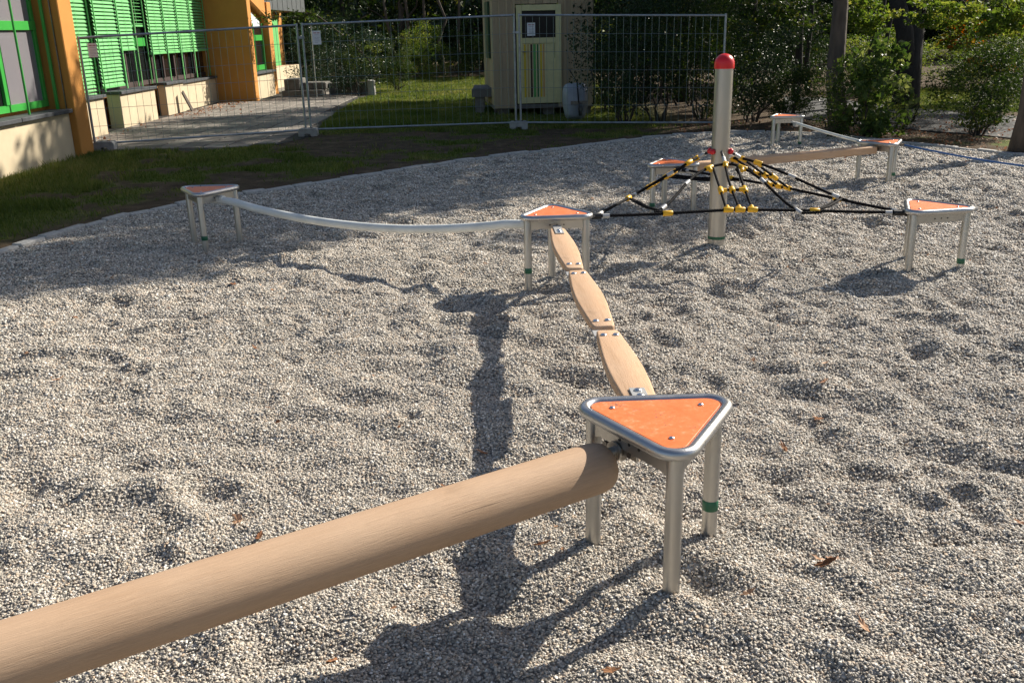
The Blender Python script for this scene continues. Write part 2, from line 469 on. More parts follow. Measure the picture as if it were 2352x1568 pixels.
# --- ground sheet
gx = axis_coords([(-160, -20, 10), (-20, -9, 1), (-9, 10, .11), (10, 20, 1), (20, 161, 10)])
gy = axis_coords([(-60, -8, 8), (-8, 1, 1), (1, 22, .11), (22, 42, .5), (42, 60, 3), (60, 301, 12)])
X, Y = np.meshgrid(gx, gy)
patio_px = [(213, 352), (480, 346), (640, 332), (715, 315), (746, 281), (769, 264), (803, 238), (826, 226)]
patio = [tuple(G(a, b)[:2]) for a, b in patio_px] + [(-3.9, 30.2), (-5.6, 31.5), (-6.0, 40), (-8.3, 40), (-8.4, 16.0)]
inpat = inside(X, Y, patio)
Z = soil_h(X, Y)
Z = np.where(inpat, -.03, Z)
gin = inside(X, Y, kcurve)
# shrunken test: lower the soil under the gravel
cen = kcurve.mean(0); small = cen + (kcurve - cen) * .985
gin2 = inside(X, Y, small)
Z = np.where(gin2, -.35, np.where(gin, np.minimum(Z, -.02), Z))
def grassmask(x, y):
    n = .6 * vnoise(x * 1.1, y * 1.5, 21) + .4 * vnoise(x * 4, y * 5, 22)
    d_far = np.clip((y - 17.6) / 1.2, 0, 1)                     # lawn behind the fence
    left = np.clip((-3.0 - x) / 3, 0, 1) * np.clip((y - 7) / 3, 0, 1) * .24
    # bare strip along the kerb: distance along radius from centre
    r = np.hypot((x - cen[0]) / 1.0, y - cen[1]); kr = np.interp(np.arctan2(y - cen[1], x - cen[0]), KA, KR)
    gap = np.clip((r - kr - .10) / .8, 0, 1)
    g = np.clip((n + left - .46 - .22 * np.exp(-np.clip(r - kr, 0, 9) / .7)) / .14, 0, 1) * gap
    g = np.where(y > 17.6, np.maximum(g, d_far), g)
    right = np.clip((x - 2.2) / 1.5, 0, 1) * (y > 15)             # leaf mould under the bushes
    lawn2 = inside(x, y, lawnR)
    g = g * (1 - right); g = np.where(lawn2, 1, g)
    g = np.where(y > 38.5, .1, g)
    return g
ka = np.arctan2(kcurve[:, 1] - cen[1], kcurve[:, 0] - cen[0]); kr = np.hypot(kcurve[:, 0] - cen[0], kcurve[:, 1] - cen[1])
o = np.argsort(ka); KA, KR = ka[o], kr[o]
lawnR = [tuple(G(a, b)[:2]) for a, b in ((1990, 246), (2260, 256), (2500, 262), (2500, 205), (2230, 205), (1990, 205))]
gm = grassmask(X, Y)
V = np.stack([X.ravel(), Y.ravel(), Z.ravel()], 1)
ny, nx = X.shape
idx = np.arange(nx * ny).reshape(ny, nx)
Fq = np.stack([idx[:-1, :-1].ravel(), idx[:-1, 1:].ravel(), idx[1:, 1:].ravel(), idx[1:, :-1].ravel()], 1)
me = mesh_np('ground', V, Fq, M['ground'], True)
a = me.attributes.new('gm', 'FLOAT', 'POINT'); a.data.foreach_set('value', gm.ravel().astype(np.float32))
props(link('ground', me), kind='structure')

# --- gravel bed
gx = axis_coords([(-6.4, -4.2, .06), (-4.2, 5.2, .028), (5.2, 10.4, .06)])
gy = axis_coords([(-4.2, .6, .12), (.6, 6, .025), (6, 10, .035), (10, 17.2, .05)])
X, Y = np.meshgrid(gx, gy)
Z = gravel_h(X, Y)
for (cx, cy, r, e, ang, d) in _pits:
    R3 = r * e * 2.6; d *= (.5 if cx < -.4 and (cx * 13.7) % 1 < .5 else 1)
    i0, i1 = np.searchsorted(gx, [cx - R3, cx + R3]); j0, j1 = np.searchsorted(gy, [cy - R3, cy + R3])
    if i1 <= i0 or j1 <= j0: continue
    xs = X[j0:j1, i0:i1] - cx; ys = Y[j0:j1, i0:i1] - cy
    u = (xs * math.cos(ang) + ys * math.sin(ang)) / (r * e); v = (-xs * math.sin(ang) + ys * math.cos(ang)) / r
    q = u * u + v * v
    Z[j0:j1, i0:i1] -= d * (np.exp(-q * 1.1) - .45 * np.exp(-(np.sqrt(q) - 1.45) ** 2 * 5))
def gz(x, y):
    i = int(np.clip(np.searchsorted(gx, x), 0, len(gx) - 1)); j = int(np.clip(np.searchsorted(gy, y), 0, len(gy) - 1))
    return float(Z[j, i])
# settle to kerb level near the border
rr = np.hypot(X - cen[0], Y - cen[1]); krr = np.interp(np.arctan2(Y - cen[1], X - cen[0]), KA, KR)
edge = np.clip((krr - rr) / .5, 0, 1); Z = Z * edge - .012 * (1 - edge)
gin = inside(X, Y, kcurve)
ny, nx = X.shape
idx = np.arange(nx * ny).reshape(ny, nx)
ok = gin[:-1, :-1] & gin[:-1, 1:] & gin[1:, 1:] & gin[1:, :-1]
Fq = np.stack([idx[:-1, :-1][ok], idx[:-1, 1:][ok], idx[1:, 1:][ok], idx[1:, :-1][ok]], 1)
used = np.zeros(nx * ny, bool); used[Fq.ravel()] = True
rem = np.cumsum(used) - 1
V = np.stack([X.ravel(), Y.ravel(), Z.ravel()], 1)[used]
Fq = rem[Fq]
gme = mesh_np('gravel', V, Fq, M['gravel'], True)
vx, vy = V[:, 0], V[:, 1]
dist = np.sqrt(vx ** 2 + vy ** 2 + 1.7 ** 2)
size = np.interp(dist, [2, 3.5, 6, 10, 17], [.0039, .0045, .0064, .0096, .0155])
infr = (np.abs(vx) < .62 * vy + 1.6) & (vy > .9)
dens = np.where(infr, np.minimum(.62 / (math.pi * (size * .82) ** 2), 17500), 0)
at = gme.attributes.new('psize', 'FLOAT', 'POINT'); at.data.foreach_set('value', size.astype(np.float32))
at = gme.attributes.new('pdens', 'FLOAT', 'POINT'); at.data.foreach_set('value', dens.astype(np.float32))
props(link('gravel_bed', gme), kind='structure')
# pebbles scattered over it
def pebble_nodes():
    ng = bpy.data.node_groups.new('scatter_pebbles', 'GeometryNodeTree')
    ng.interface.new_socket('Geometry', in_out='INPUT', socket_type='NodeSocketGeometry')
    ng.interface.new_socket('Geometry', in_out='OUTPUT', socket_type='NodeSocketGeometry')
    n = ng.nodes; l = ng.links
    gi = n.new('NodeGroupInput'); go = n.new('NodeGroupOutput')
    def named(nm):
        q = n.new('GeometryNodeInputNamedAttribute'); q.data_type = 'FLOAT'; q.inputs['Name'].default_value = nm; return q.outputs['Attribute']
    dp = n.new('GeometryNodeDistributePointsOnFaces'); dp.distribute_method = 'RANDOM'
    l.new(gi.outputs[0], dp.inputs['Mesh']); l.new(named('pdens'), dp.inputs['Density'])
    sp = n.new('GeometryNodeSetPosition'); rz = n.new('FunctionNodeRandomValue'); rz.data_type = 'FLOAT_VECTOR'; rz.inputs['Seed'].default_value = 3
    rz.inputs['Min'].default_value = (0, 0, -.003); rz.inputs['Max'].default_value = (0, 0, .005)
    l.new(dp.outputs['Points'], sp.inputs['Geometry']); l.new(rz.outputs[0], sp.inputs['Offset'])
    ico = n.new('GeometryNodeMeshIcoSphere'); ico.inputs['Radius'].default_value = 1; ico.inputs['Subdivisions'].default_value = 2
    ssm = n.new('GeometryNodeSetShadeSmooth'); l.new(ico.outputs['Mesh'], ssm.inputs['Geometry'])
    sm = n.new('GeometryNodeSetMaterial'); sm.inputs['Material'].default_value = M['pebble']; l.new(ssm.outputs[0], sm.inputs['Geometry'])
    rs = n.new('FunctionNodeRandomValue'); rs.data_type = 'FLOAT_VECTOR'
    rs.inputs['Min'].default_value = (.75, .6, .4); rs.inputs['Max'].default_value = (1.35, 1.0, .75)
    r1 = n.new('FunctionNodeRandomValue'); r1.data_type = 'FLOAT'; r1.inputs[2].default_value = .65; r1.inputs[3].default_value = 1.35; r1.inputs['Seed'].default_value = 5
    mu = n.new('ShaderNodeMath'); mu.operation = 'MULTIPLY'; l.new(named('psize'), mu.inputs[0]); l.new(r1.outputs[1], mu.inputs[1])
    vm = n.new('ShaderNodeVectorMath'); vm.operation = 'SCALE'; l.new(rs.outputs[0], vm.inputs[0]); l.new(mu.outputs[0], vm.inputs['Scale'])
    rr = n.new('FunctionNodeRandomValue'); rr.data_type = 'FLOAT_VECTOR'; rr.inputs['Seed'].default_value = 9
    rr.inputs['Min'].default_value = (-.7, -.7, 0); rr.inputs['Max'].default_value = (.7, .7, 6.28)
    e2 = n.new('FunctionNodeEulerToRotation'); l.new(rr.outputs[0], e2.inputs[0])
    ip = n.new('GeometryNodeInstanceOnPoints'); l.new(sp.outputs[0], ip.inputs['Points']); l.new(sm.outputs[0], ip.inputs['Instance'])
    l.new(e2.outputs[0], ip.inputs['Rotation']); l.new(vm.outputs[0], ip.inputs['Scale'])
    l.new(ip.outputs[0], go.inputs[0])
    return ng
po = link('pebbles', gme.copy())
md = po.modifiers.new('scatter', 'NODES'); md.node_group = pebble_nodes()
props(po, 'loose grey and beige pebbles covering the play pit', 'gravel', kind='stuff')

# --- kerb stones
kerb = props(empty('kerb'), kind='structure')
seg = np.hypot(*(np.roll(kcurve, -1, 0) - kcurve).T); cum = np.concatenate([[0], np.cumsum(seg)])
tot = cum[-1]; cc = np.vstack([kcurve, kcurve[:1]])
def kat(s): s = s % tot; return np.array([np.interp(s, cum, cc[:, 0]), np.interp(s, cum, cc[:, 1])])
s = 0
while s < tot:
    ln = random.uniform(.26, .42); p = kat(s + ln / 2)
    if p[1] > 6 and abs(p[0]) < .62 * p[1] + 1.2 or (p[1] > 3):
        a0, a1 = kat(s), kat(s + ln); t = (a1 - a0); t /= np.linalg.norm(t) + 1e-9; nn = np.array([-t[1], t[0]])
        hw = .052 + random.uniform(-.006, .006); top = .022 + random.uniform(-.012, .01)
        mb = MB().obox((0, 0, 0), (ln / 2 - .006, 0, 0), (0, hw, 0), (0, 0, .08))
        o = mb.obj('kerb_stone', M['granite'], kerb, bevel=.012, loc=(p[0], p[1], top - .08), rot=(random.uniform(-.05, .05), random.uniform(-.03, .03), math.atan2(t[1], t[0]) + random.uniform(-.03, .03)))
    s += ln

# --- patio
pb = MB().prism(patio, -.10, .004); pat = props(pb.obj('patio', M['bed']), kind='structure')
slab_me = MB().box(-.184, .184, -.186, .186, -.03, .0).mesh('paving_slab', M['slab'], bevel=.006)
cells = []
for i in range(30):
    for j in range(70):
        x = -8.15 + i * .4 + (.0 if j % 2 else .0); y = 16.15 + j * .4
        if y < 36.5: cells.append((x, y))
cx = np.array([c[0] for c in cells]); cy = np.array([c[1] for c in cells])
okc = np.ones(len(cells), bool)
for dx, dy in ((.15, .15), (-.15, .15), (.15, -.15), (-.15, -.15)): okc &= inside(cx + dx, cy + dy, patio)
okc &= (cx > -8.05) & ~((cx < -6.9) & (cy > 27.2) & (cy < 31))
near = sorted([c for c, q in zip(cells, okc) if q], key=lambda c: c[1])
for (x, y) in near[:295]:
    link('paving_slab', slab_me, pat, (x, y, .018 + random.uniform(-.003, .003)), (random.uniform(-.006, .006), random.uniform(-.006, .006), random.uniform(-.012, .012)))
rest = MB()
for (x, y) in near[295:]: rest.box(x - .184, x + .184, y - .186, y + .186, -.01, .018 + random.uniform(-.002, .002))
if rest.v: props(rest.obj('far_paving', M['slab'], pat), kind='stuff')

# --- asphalt path on the right, bright lawn beyond it is part of the ground
pp = [tuple(G(a, b)[:2]) for a, b in ((1800, 224), (1905, 226), (2050, 246), (2240, 262), (2420, 276), (2420, 330), (2250, 312), (2100, 300), (1960, 286), (1800, 272))]
props(MB().prism(pp, -.1, .018).obj('path', M['asphalt']), kind='structure')

# ------------------------------------------------------------------ stools
SR = .2425   # distance leg axis - centre
def rtri(cr, rad, n=8, rot=0.0):
    out = []
    for k in range(3):
        a = rot + k * 2 * math.pi / 3; c = (cr * math.cos(a), cr * math.sin(a))
        for i in range(n + 1):
            b = a - math.pi / 3 + i * (2 * math.pi / 3) / n
            out.append((c[0] + rad * math.cos(b), c[1] + rad * math.sin(b)))
    return out
def subdiv(P, m=3):
    out = []
    for i in range(len(P)):
        a, b = np.array(P[i]), np.array(P[(i + 1) % len(P)])
        k = 1 if np.linalg.norm(b - a) < .05 else m
        for j in range(k): out.append(tuple(a + (b - a) * j / k))
    return out
def make_stool():
    root = empty('balance_stool')
    rim = subdiv(rtri(.205, .066), 6)
    MB().tube([(x, y, .481) for x, y in rim], .0205, 14, closed=True).obj('rim', M['rim'], root, smooth=True)
    pan = rtri(.2025, .046)
    MB().prism(pan, .470, .4925).obj('tread', M['orange'], root, bevel=.0015)
    MB().prism(rtri(.204, .050), .462, .4698).obj('deck_plate', M['darksteel'], root)
    dome = MB().lathe([(.0075, -.002), (.0098, .0), (.009, .0025), (.006, .0045), (.002, .0055)], 14).mesh('bolt', M['bolt'], smooth=True)
    for k in range(3):
        a = k * 2 * math.pi / 3
        ca, sa = math.cos(a), math.sin(a)
        MB().lathe([(.0275, -.30), (.0275, .455), (.026, .462)], 24, (SR * ca, SR * sa, 0)).obj('leg', M['steel'], root, smooth=True, angle=40)
        link('bolt', dome, root, (.175 * ca, .175 * sa, .4935))
        b = a + math.pi / 3; r = SR / 2
        t = np.array([-math.sin(b), math.cos(b), 0]); n_ = np.array([math.cos(b), math.sin(b), 0])
        hl = SR * math.sin(math.pi / 3)
        # apron plate with rounded lower corners
        pts = [(-hl, .465), (hl, .465), (hl, .378), (hl - .03, .388), (hl - .05, .396), (-hl + .05, .396), (-hl + .03, .388), (-hl, .378)]
        mb = MB(); vs = []
        for off in (-.003, .003):
            vs += [tuple(n_ * (r + .010 + off) + t * u + np.array([0, 0, w])) for u, w in pts]
        m_ = len(pts)
        mb.add(vs, [tuple(range(m_))[::-1], tuple(range(m_, 2 * m_))] + [(i, (i + 1) % m_, m_ + (i + 1) % m_, m_ + i) for i in range(m_)])
        ap = mb.obj('apron', M['steel'], root)
        for u in (-.05, 0, .05):
            hb = MB(); c_ = n_ * (r + .0125) + t * u + np.array([0, 0, .425])
            hb.tube([c_, c_ + n_ * .0025], .0055, 10); hb.obj('bolt_hole', M['black'], ap)
    MB().lathe([(.0279, .075), (.0283, .0755), (.0283, .1145), (.0279, .115)], 24, (SR, 0, 0)).obj('green_band', M['green_band'], root, smooth=True, angle=40)
    return root
LBL = {
    'near': 'nearest orange-topped steel stool, the big round log fixed to its left face',
    'centre': 'orange-topped steel stool joining the sagging white hose and the chain of planks',
    'left': 'orange-topped steel stool near the curved kerb holding the left end of the white hose',
    'right': 'orange-topped steel stool standing alone right of the net, with three small holes in its apron',
    'beam': 'orange-topped steel stool at the far end of the square beam where the blue rope starts',
    'far': 'farthest orange-topped steel stool, in front of the dark bushes by the back kerb',
    'mid': 'orange-topped steel stool behind the black net, at the near end of the square beam'}
proto = make_stool(); SO = {}
for i, (nm, x, y, th, rz, zb, band) in enumerate(STOOLS):
    o = proto if i == 0 else copy_tree(proto)
    o.location = (x, y, rz - .481); o.rotation_euler = (0, 0, R(th + 120 * band))
    props(o, LBL[nm], 'balance stool', 'orange topped triangular steel stools')
    SO[nm] = o

# ------------------------------------------------------------------ round log
def P3(px, py, depth):
    return np.array([0, 0, CH]) + depth * _dir(px, py)
E1 = P3(1259, 1110, 2.98); E0 = P3(0, 1516, 2.10)
dv = E1 - E0; dv /= np.linalg.norm(dv)
lr = .0862
c_end = E1 + dv * .238
lg = props(empty('balance_log', (c_end[0], c_end[1], 0), math.atan2(dv[1], dv[0])), 'thick round wooden log running in from the lower left to the nearest stool', 'balance log')
Lg = 3.2
prof = []
for k in range(48):
    a = 2 * math.pi * k / 48; r = lr
    # shallow planed groove low on the camera side
    d_ = (a - R(-122) + math.pi) % (2 * math.pi) - math.pi
    r -= .004 * math.exp(-(d_ / .10) ** 2) + .0015 * math.exp(-((d_ - .35) / .2) ** 2)
    prof.append((r * math.cos(a), r * math.sin(a)))
mb = MB(); xs = [-Lg + i * .1 for i in range(32)] + [-.060, -.042, -.026, -.012, -.003, 0]
sc = [1] * 32 + [1, .985, .955, .905, .84, .80]
sc = [q for q in sc]
vs = []
for x_, q in zip(xs, sc): vs += [(x_, p[0] * q, p[1] * q) for p in prof]
fs = []
for i in range(len(xs) - 1):
    for k in range(48): fs.append((i * 48 + k, i * 48 + (k + 1) % 48, (i + 1) * 48 + (k + 1) % 48, (i + 1) * 48 + k))
fs.append(tuple(range(48))); fs.append(tuple((len(xs) - 1) * 48 + k for k in range(48)))
mb.add(vs, fs)
zc = c_end[2]
tilt = math.atan2(dv[2], math.hypot(dv[0], dv[1]))
mb.obj('log', M['log'], lg, smooth=True, angle=50, loc=(0, 0, zc), rot=(0, -tilt, 0))
# end fitting
MB().tube([(-.01, 0, 0), (.075, 0, 0)], .017, 18).obj('spindle', M['steel'], lg, smooth=True, angle=40, loc=(0, 0, zc + .04))
MB().tube([(.038, 0, 0), (.046, 0, 0)], .034, 20).obj('washer', M['steel'], lg, smooth=True, angle=40, loc=(0, 0, zc + .04))
MB().tube([(.048, 0, 0), (.064, 0, 0)], .026, 6).obj('hex_nut', M['darksteel'], lg, loc=(0, 0, zc + .04))
MB().tube([(.066, 0, 0), (.072, 0, 0)], .040, 20).obj('washer', M['steel'], lg, smooth=True, angle=40, loc=(0, 0, zc + .04))
for sx in (-.06, .06):
    MB().tube([(.052, sx, 0), (.082, sx, 0)], .012, 6).obj('hex_bolt', M['darksteel'], lg, loc=(0, 0, zc + .042))
MB().box(.074, .082, -.075, .075, -.026, .026).obj('mounting_plate', M['steel'], lg, bevel=.002, loc=(0, 0, zc + .042))

# ------------------------------------------------------------------ chain of three planks
A2, B2 = np.array([.333, 6.60]), np.array([.484, 3.01])
pc = props(empty('plank_bridge', (float(A2[0]), float(A2[1]), 0)), 'chain of three rounded wooden planks hanging between two stools', 'plank bridge')
def chain_pt(y, z):
    t = (A2[1] - y) / (A2[1] - B2[1]); p = A2 + (B2 - A2) * t
    return np.array([p[0], p[1], z])
spans = [((6.50, .452), (5.39, .438)), ((5.30, .448), (4.19, .455)), ((4.10, .466), (3.06, .474))]
dome2 = MB().lathe([(.013, -.002), (.016, 0), (.014, .004), (.009, .007), (.003, .0085)], 16).mesh('bolt', M['bolt'], smooth=True)
half = [(0, .040), (.012, .050), (.035, .054), (.16, .062), (.36, .074), (.5, .077), (.64, .074), (.84, .062), (.965, .054), (.988, .050), (1, .040)]
for i, ((y0, z0), (y1, z1)) in enumerate(spans):
    a, b = chain_pt(y0, z0), chain_pt(y1, z1); ln = np.linalg.norm(b - a); mid = (a + b) / 2
    ang = math.atan2(b[1] - a[1], b[0] - a[0]); pit = -math.atan2(b[2] - a[2], np.linalg.norm((b - a)[:2]))
    poly = [((t - .5) * ln, w) for t, w in half] + [((t - .5) * ln, -w) for t, w in half[::-1]]
    roll = (-.02, .03, -.015)[i]
    pl = MB().prism(poly, -.045, 0).obj('plank', M['plank'], pc, bevel=.010, seg=3, smooth=True, angle=35, loc=mid - np.array([float(A2[0]), float(A2[1]), 0]), rot=(roll, pit, ang))
    ends = []
    if i > 0: ends.append(-.5)
    if i < 2: ends.append(.5)
    for e_ in ends:
        xx = e_ * ln - (.085 if e_ > 0 else -.085)
        for yy in (-.028, .028): link('bolt', dome2, pl, (xx, yy, .001))
        xb = e_ * ln
        MB().obox((xb, -.022, -.030), (.075, 0, 0), (0, .036, 0), (0, 0, .004)).obj('steel_link', M['silver'], pl)
    if i == 0 or i == 2:
        e_ = -1 if i == 0 else 1
        x0 = e_ * (ln / 2 - (.20 if i == 0 else .27)); x1 = e_ * (ln / 2 + .055)
        MB().box(min(x0, x1), max(x0, x1), -.030, .030, .0012, .007).obj('bracket', M['silver'], pl, bevel=.001)
        for q in (.03, .085): link('bolt', dome2, pl, (x0 + e_ * q, 0, .008))

# ------------------------------------------------------------------ sagging white hose
TA, TB = (-2.60, 8.37), (.225, 6.79)
tp = [onp(px, py, TA, TB) for px, py in ((514, 458), (540, 465), (600, 482), (700, 503), (800, 517), (900, 525), (1000, 526), (1100, 521), (1160, 515), (1200, 510))]
tp = [np.array(q) for q in tp]
fine = [q for q in catmull(tp, 6, closed=False)] + [tp[-1]]
ho = props(empty('sagging_hose', (float(TA[0]), float(TA[1]), 0)), 'sagging white hose hanging between the left stool and the centre stool', 'balance rope')
off = np.array([TA[0], TA[1], 0])
MB().tube([q - off for q in fine], .034, 16).obj('hose', M['whitetube'], ho, smooth=True, angle=50)
d0 = (tp[1] - tp[0]) / np.linalg.norm(tp[1] - tp[0])
MB().tube([tp[0] - d0 * .10 - off, tp[0] - d0 * .01 - off], .012, 10).obj('end_bolt', M['steel'], ho, smooth=True, angle=40)
MB().tube([tp[0] - d0 * .035 - off, tp[0] - d0 * .028 - off], .036, 14).obj('end_cap', M['silver'], ho, smooth=True, angle=40)
MB().obox(tp[0] - d0 * .06 - off, d0 * .03, (.0, .0, .022), np.cross(d0, (0, 0, 1)) * .02).obj('shackle', M['silver'], ho, bevel=.006)

# ------------------------------------------------------------------ pole with red dome
PX, PY = 1.74, 7.74
pole = props(empty('net_pole', (PX, PY, 0)), 'tall steel pole with a red dome cap in the middle of the net', 'pole')
MB().lathe([(.072, -.4), (.072, 1.45)], 40).obj('shaft', M['steel'], pole, smooth=True, angle=40)
MB().lathe([(.079, 1.447), (.080, 1.455), (.080, 1.482)] + [(.080 * math.cos(R(a)), 1.482 + .080 * math.sin(R(a))) for a in range(10, 90, 8)] + [(.004, 1.5625)], 40).obj('dome_cap', M['red'], pole, smooth=True, angle=60)
MB().lathe([(.0722, .075), (.0732, .0755), (.0732, .100), (.0722, .1005)], 40).obj('green_band', M['green_band'], pole, smooth=True, angle=40)
for a in (-150, -25, 90, 35, 160):
    MB().lathe([(.002, -.024)] + [(.024 * math.cos(R(t)), .024 * math.sin(R(t))) for t in range(-75, 90, 15)] + [(.001, .024)], 14).obj('red_ball', M['red'], pole, smooth=True, loc=(.084 * math.cos(R(a)), .084 * math.sin(R(a)), .80))

# ------------------------------------------------------------------ rope net: three equal faces round the pole
net = props(empty('climbing_net', (PX, PY, 0)), 'low black rope net with yellow connectors slung round the steel pole', 'climbing net')
NA = np.array([.625, 6.73, .482]); NB = np.array([2.90, 6.80, .440]); NM = np.array([1.70, 9.24, .44])
AP = np.array([PX, PY, .86])
def z7(x, y): return ((1950 + x / 2.767) / 1.4694, (480 + y / 2.767) / 1.4694)
nrm = np.cross(NB - NA, np.array([PX, PY, .86]) - NA)
def on_face(x, y):
    px, py = z7(x, y); d = _dir(px, py); o = np.array([0, 0, CH]); t = (nrm @ (NA - o)) / (nrm @ d); return o + t * d
Mt = np.stack([NA, NB, AP], 1)
def bary(P): return np.linalg.solve(Mt, P)
def bp(lst): return [bary(on_face(*q)) for q in lst]
bottom = bp([(155, 692), (500, 680), (840, 664), (1405, 632), (1515, 631), (1632, 630), (2210, 640), (2600, 650), (3010, 660)])
loop = bp([(840, 655), (770, 645), (800, 610), (880, 540), (1020, 380), (1110, 300), (1225, 240), (1300, 215), (1380, 206), (1460, 210), (1540, 240), (1640, 295), (1730, 365), (1830, 460), (1950, 570), (2060, 645), (2130, 660), (2200, 645)])
lad = [bp(q) for q in ([(1265, 240), (1300, 350), (1335, 455), (1388, 625)], [(1380, 208), (1400, 320), (1440, 445), (1515, 625)], [(1490, 220), (1520, 330), (1560, 440), (1632, 625)])]
rung = bp([(1335, 452), (1440, 446), (1560, 443)])
hook = bp([(1348, 105), (1365, 165), (1380, 206)])
def con(mb_, a, b, r): mb_.tube([a, b], r, 10)
poff = np.array([PX, PY, 0])
for (A_, B_) in ((NA, NB), (NB, NM), (NM, NA)):
    T = np.stack([A_, B_, AP], 1); W = lambda b: T @ b - poff
    def rope(lst, r, nm='rope'):
        P = [W(b) for b in lst]
        P = catmull(P, 4, closed=False) + [P[-1]] if len(P) > 2 else P
        return MB().tube(P, r, 8).obj(nm, M['black_rope'], net, smooth=True, angle=60)
    rope(bottom, .0115); rope(loop, .011)
    for q in lad: rope(q, .010)
    rope(rung, .010)
    cx_ = W(hook[2]); ax = np.array([0, 0, .80]); dd = cx_ - ax; dd[2] = 0; dd /= np.linalg.norm(dd)
    st = ax + dd * .075
    MB().tube([st, st + (cx_ - st) * .5], .011, 8).obj('swivel', M['black'], net, smooth=True)
    MB().tube([st + (cx_ - st) * .45, st + (cx_ - st) * .85], .015, 10).obj('sleeve', M['silver'], net, smooth=True, angle=40)
    def tee(b0, b1, up=None, w=.036, r=.0205):
        """yellow connector lying along b0-b1 with an optional stub"""
        a, b = W(b0), W(b1); c = a; t = (b - a) / (np.linalg.norm(b - a) + 1e-9)
        mb_ = MB().tube([c - t * w, c - t * (w - .004), c + t * (w - .004), c + t * w], [r * .85, r, r, r * .85], 12)
        if up is not None:
            u = W(up) - c; u /= np.linalg.norm(u); mb_.tube([c, c + u * .045], [r * .95, r * .8], 12)
        mb_.obj('connector', M['yellow'], net, smooth=True, angle=40)
    tee(bottom[2], bottom[3]); tee(bottom[6], bottom[7])
    for k, j in ((3, 0), (4, 1), (5, 2)): tee(bottom[k], bottom[k + 1], lad[j][2])
    tee(loop[6], loop[7], lad[0][1]); tee(loop[8], loop[9], lad[1][1], .022); tee(loop[10], loop[9], lad[2][1])
    tee(rung[0], lad[0][3], rung[1]); tee(rung[1], lad[1][3], None, .024, .024); tee(rung[2], lad[2][3], rung[1])
    for q in ((4, 5), (12, 13), (2, 3), (15, 14)):
        a, b = W(loop[q[0]]), W(loop[q[1]]); t = (b - a) / np.linalg.norm(b - a)
        MB().tube([a - t * .03, a + t * .03], .0165, 10).obj('sleeve', M['silver'], net, smooth=True, angle=40)
    A2_, B2_ = {id(NA): (NM, NA), id(NB): (NA, NB), id(NM): (NB, NM)}[id(A_)]      # face that ends at this corner
    W2 = lambda b, T2=np.stack([A2_, B2_, AP], 1): T2 @ b - poff
    MB().tube([W(loop[1]), (W(loop[1]) + W2(bottom[6])) / 2 - np.array([0, 0, .015]), W2(bottom[6])], .010, 8).obj('rope', M['black_rope'], net, smooth=True)
    MB().tube([W2(loop[16]), (W2(loop[16]) + W(bottom[2])) / 2 - np.array([0, 0, .015]), W(bottom[2])], .010, 8).obj('rope', M['black_rope'], net, smooth=True)
    for e_, s_ in ((bottom[0], bottom[1]), (bottom[8], bottom[7])):
        a, b = W(e_), W(s_); t = (b - a) / np.linalg.norm(b - a)
        MB().tube([a - t * .02, a + t * .05], .022, 10).obj('end_fitting', M['black'], net, smooth=True, angle=40)
        MB().tube([a + t * .06, a + t * .11], .017, 10).obj('sleeve', M['silver'], net, smooth=True, angle=40)

# ------------------------------------------------------------------ square beam, far hose, blue rope
sA = np.array([1.637, 9.458]); sB = np.array([4.32, 10.91]); u = (sB - sA) / np.linalg.norm(sB - sA)
pA = sA + u * .20; pB = sB - u * .17; mid = (pA + pB) / 2; ln = np.linalg.norm(pB - pA)
bm_ = props(empty('balance_beam', (mid[0], mid[1], 0), math.atan2(u[1], u[0])), 'straight square wooden beam between the stool behind the net and the next one', 'balance beam')
MB().box(-ln / 2, ln / 2, -.075, .075, -.08, 0).obj('beam', M['plank'], bm_, bevel=.008, seg=2, loc=(0, 0, .438), rot=(0, .012, 0))
for sx in (-1, 1):
    MB().box(-.06, .06, -.03, .03, 0, .006).obj('bracket', M['silver'], bm_, bevel=.001, loc=(sx * (ln / 2), 0, .442 - .012 * sx * ln / 2 + .003))
P0 = onp(1829, 283, (4.178, 14.37), (4.32, 10.91)); P1 = np.array([4.30, 11.08, .40])
fh = props(empty('taut_hose', (P0[0], P0[1], 0)), 'taut pale hose between the farthest stool and the stool at the beam end', 'balance rope')
o3 = np.array([P0[0], P0[1], 0])
pts = [P0 + (P1 - P0) * t - np.array([0, 0, .012 * math.sin(math.pi * t)]) - o3 for t in np.linspace(0, 1, 14)]
MB().tube(pts, .019, 12).obj('hose', M['whitetube'], fh, smooth=True, angle=50)
dq = (P0 - P1) / np.linalg.norm(P0 - P1)
MB().obox(P0 + dq * .06 - o3, dq * .12, np.cross(dq, (0, 0, 1)) * .02, (0, 0, .012)).obj('clamp', M['silver'], fh, bevel=.004)
MB().obox(P0 + dq * .02 - o3 - np.array([0, 0, .03]), dq * .05, np.cross(dq, (0, 0, 1)) * .025, (0, 0, .02)).obj('clamp', M['silver'], fh, bevel=.004)
b0 = G(2066, 331, .40); b1 = G(2400, 364, .36); b2 = b1 + (b1 - b0) * .9
br = props(empty('blue_rope', (b0[0], b0[1], 0)), 'thin blue rope stretched from the beam-end stool out of the right edge', 'rope')
o4 = np.array([b0[0], b0[1], 0])
MB().tube([b0 + (b2 - b0) * t - o4 - np.array([0, 0, .10 * math.sin(math.pi * t)]) for t in np.linspace(0, 1, 16)], .011, 8).obj('rope', M['bluerope'], br, smooth=True)
MB().tube([b0 - o4 - (b1 - b0) / np.linalg.norm(b1 - b0) * .1, b0 - o4 + (b1 - b0) / np.linalg.norm(b1 - b0) * .06], .018, 8).obj('thimble', M['darksteel'], br, smooth=True, angle=40)

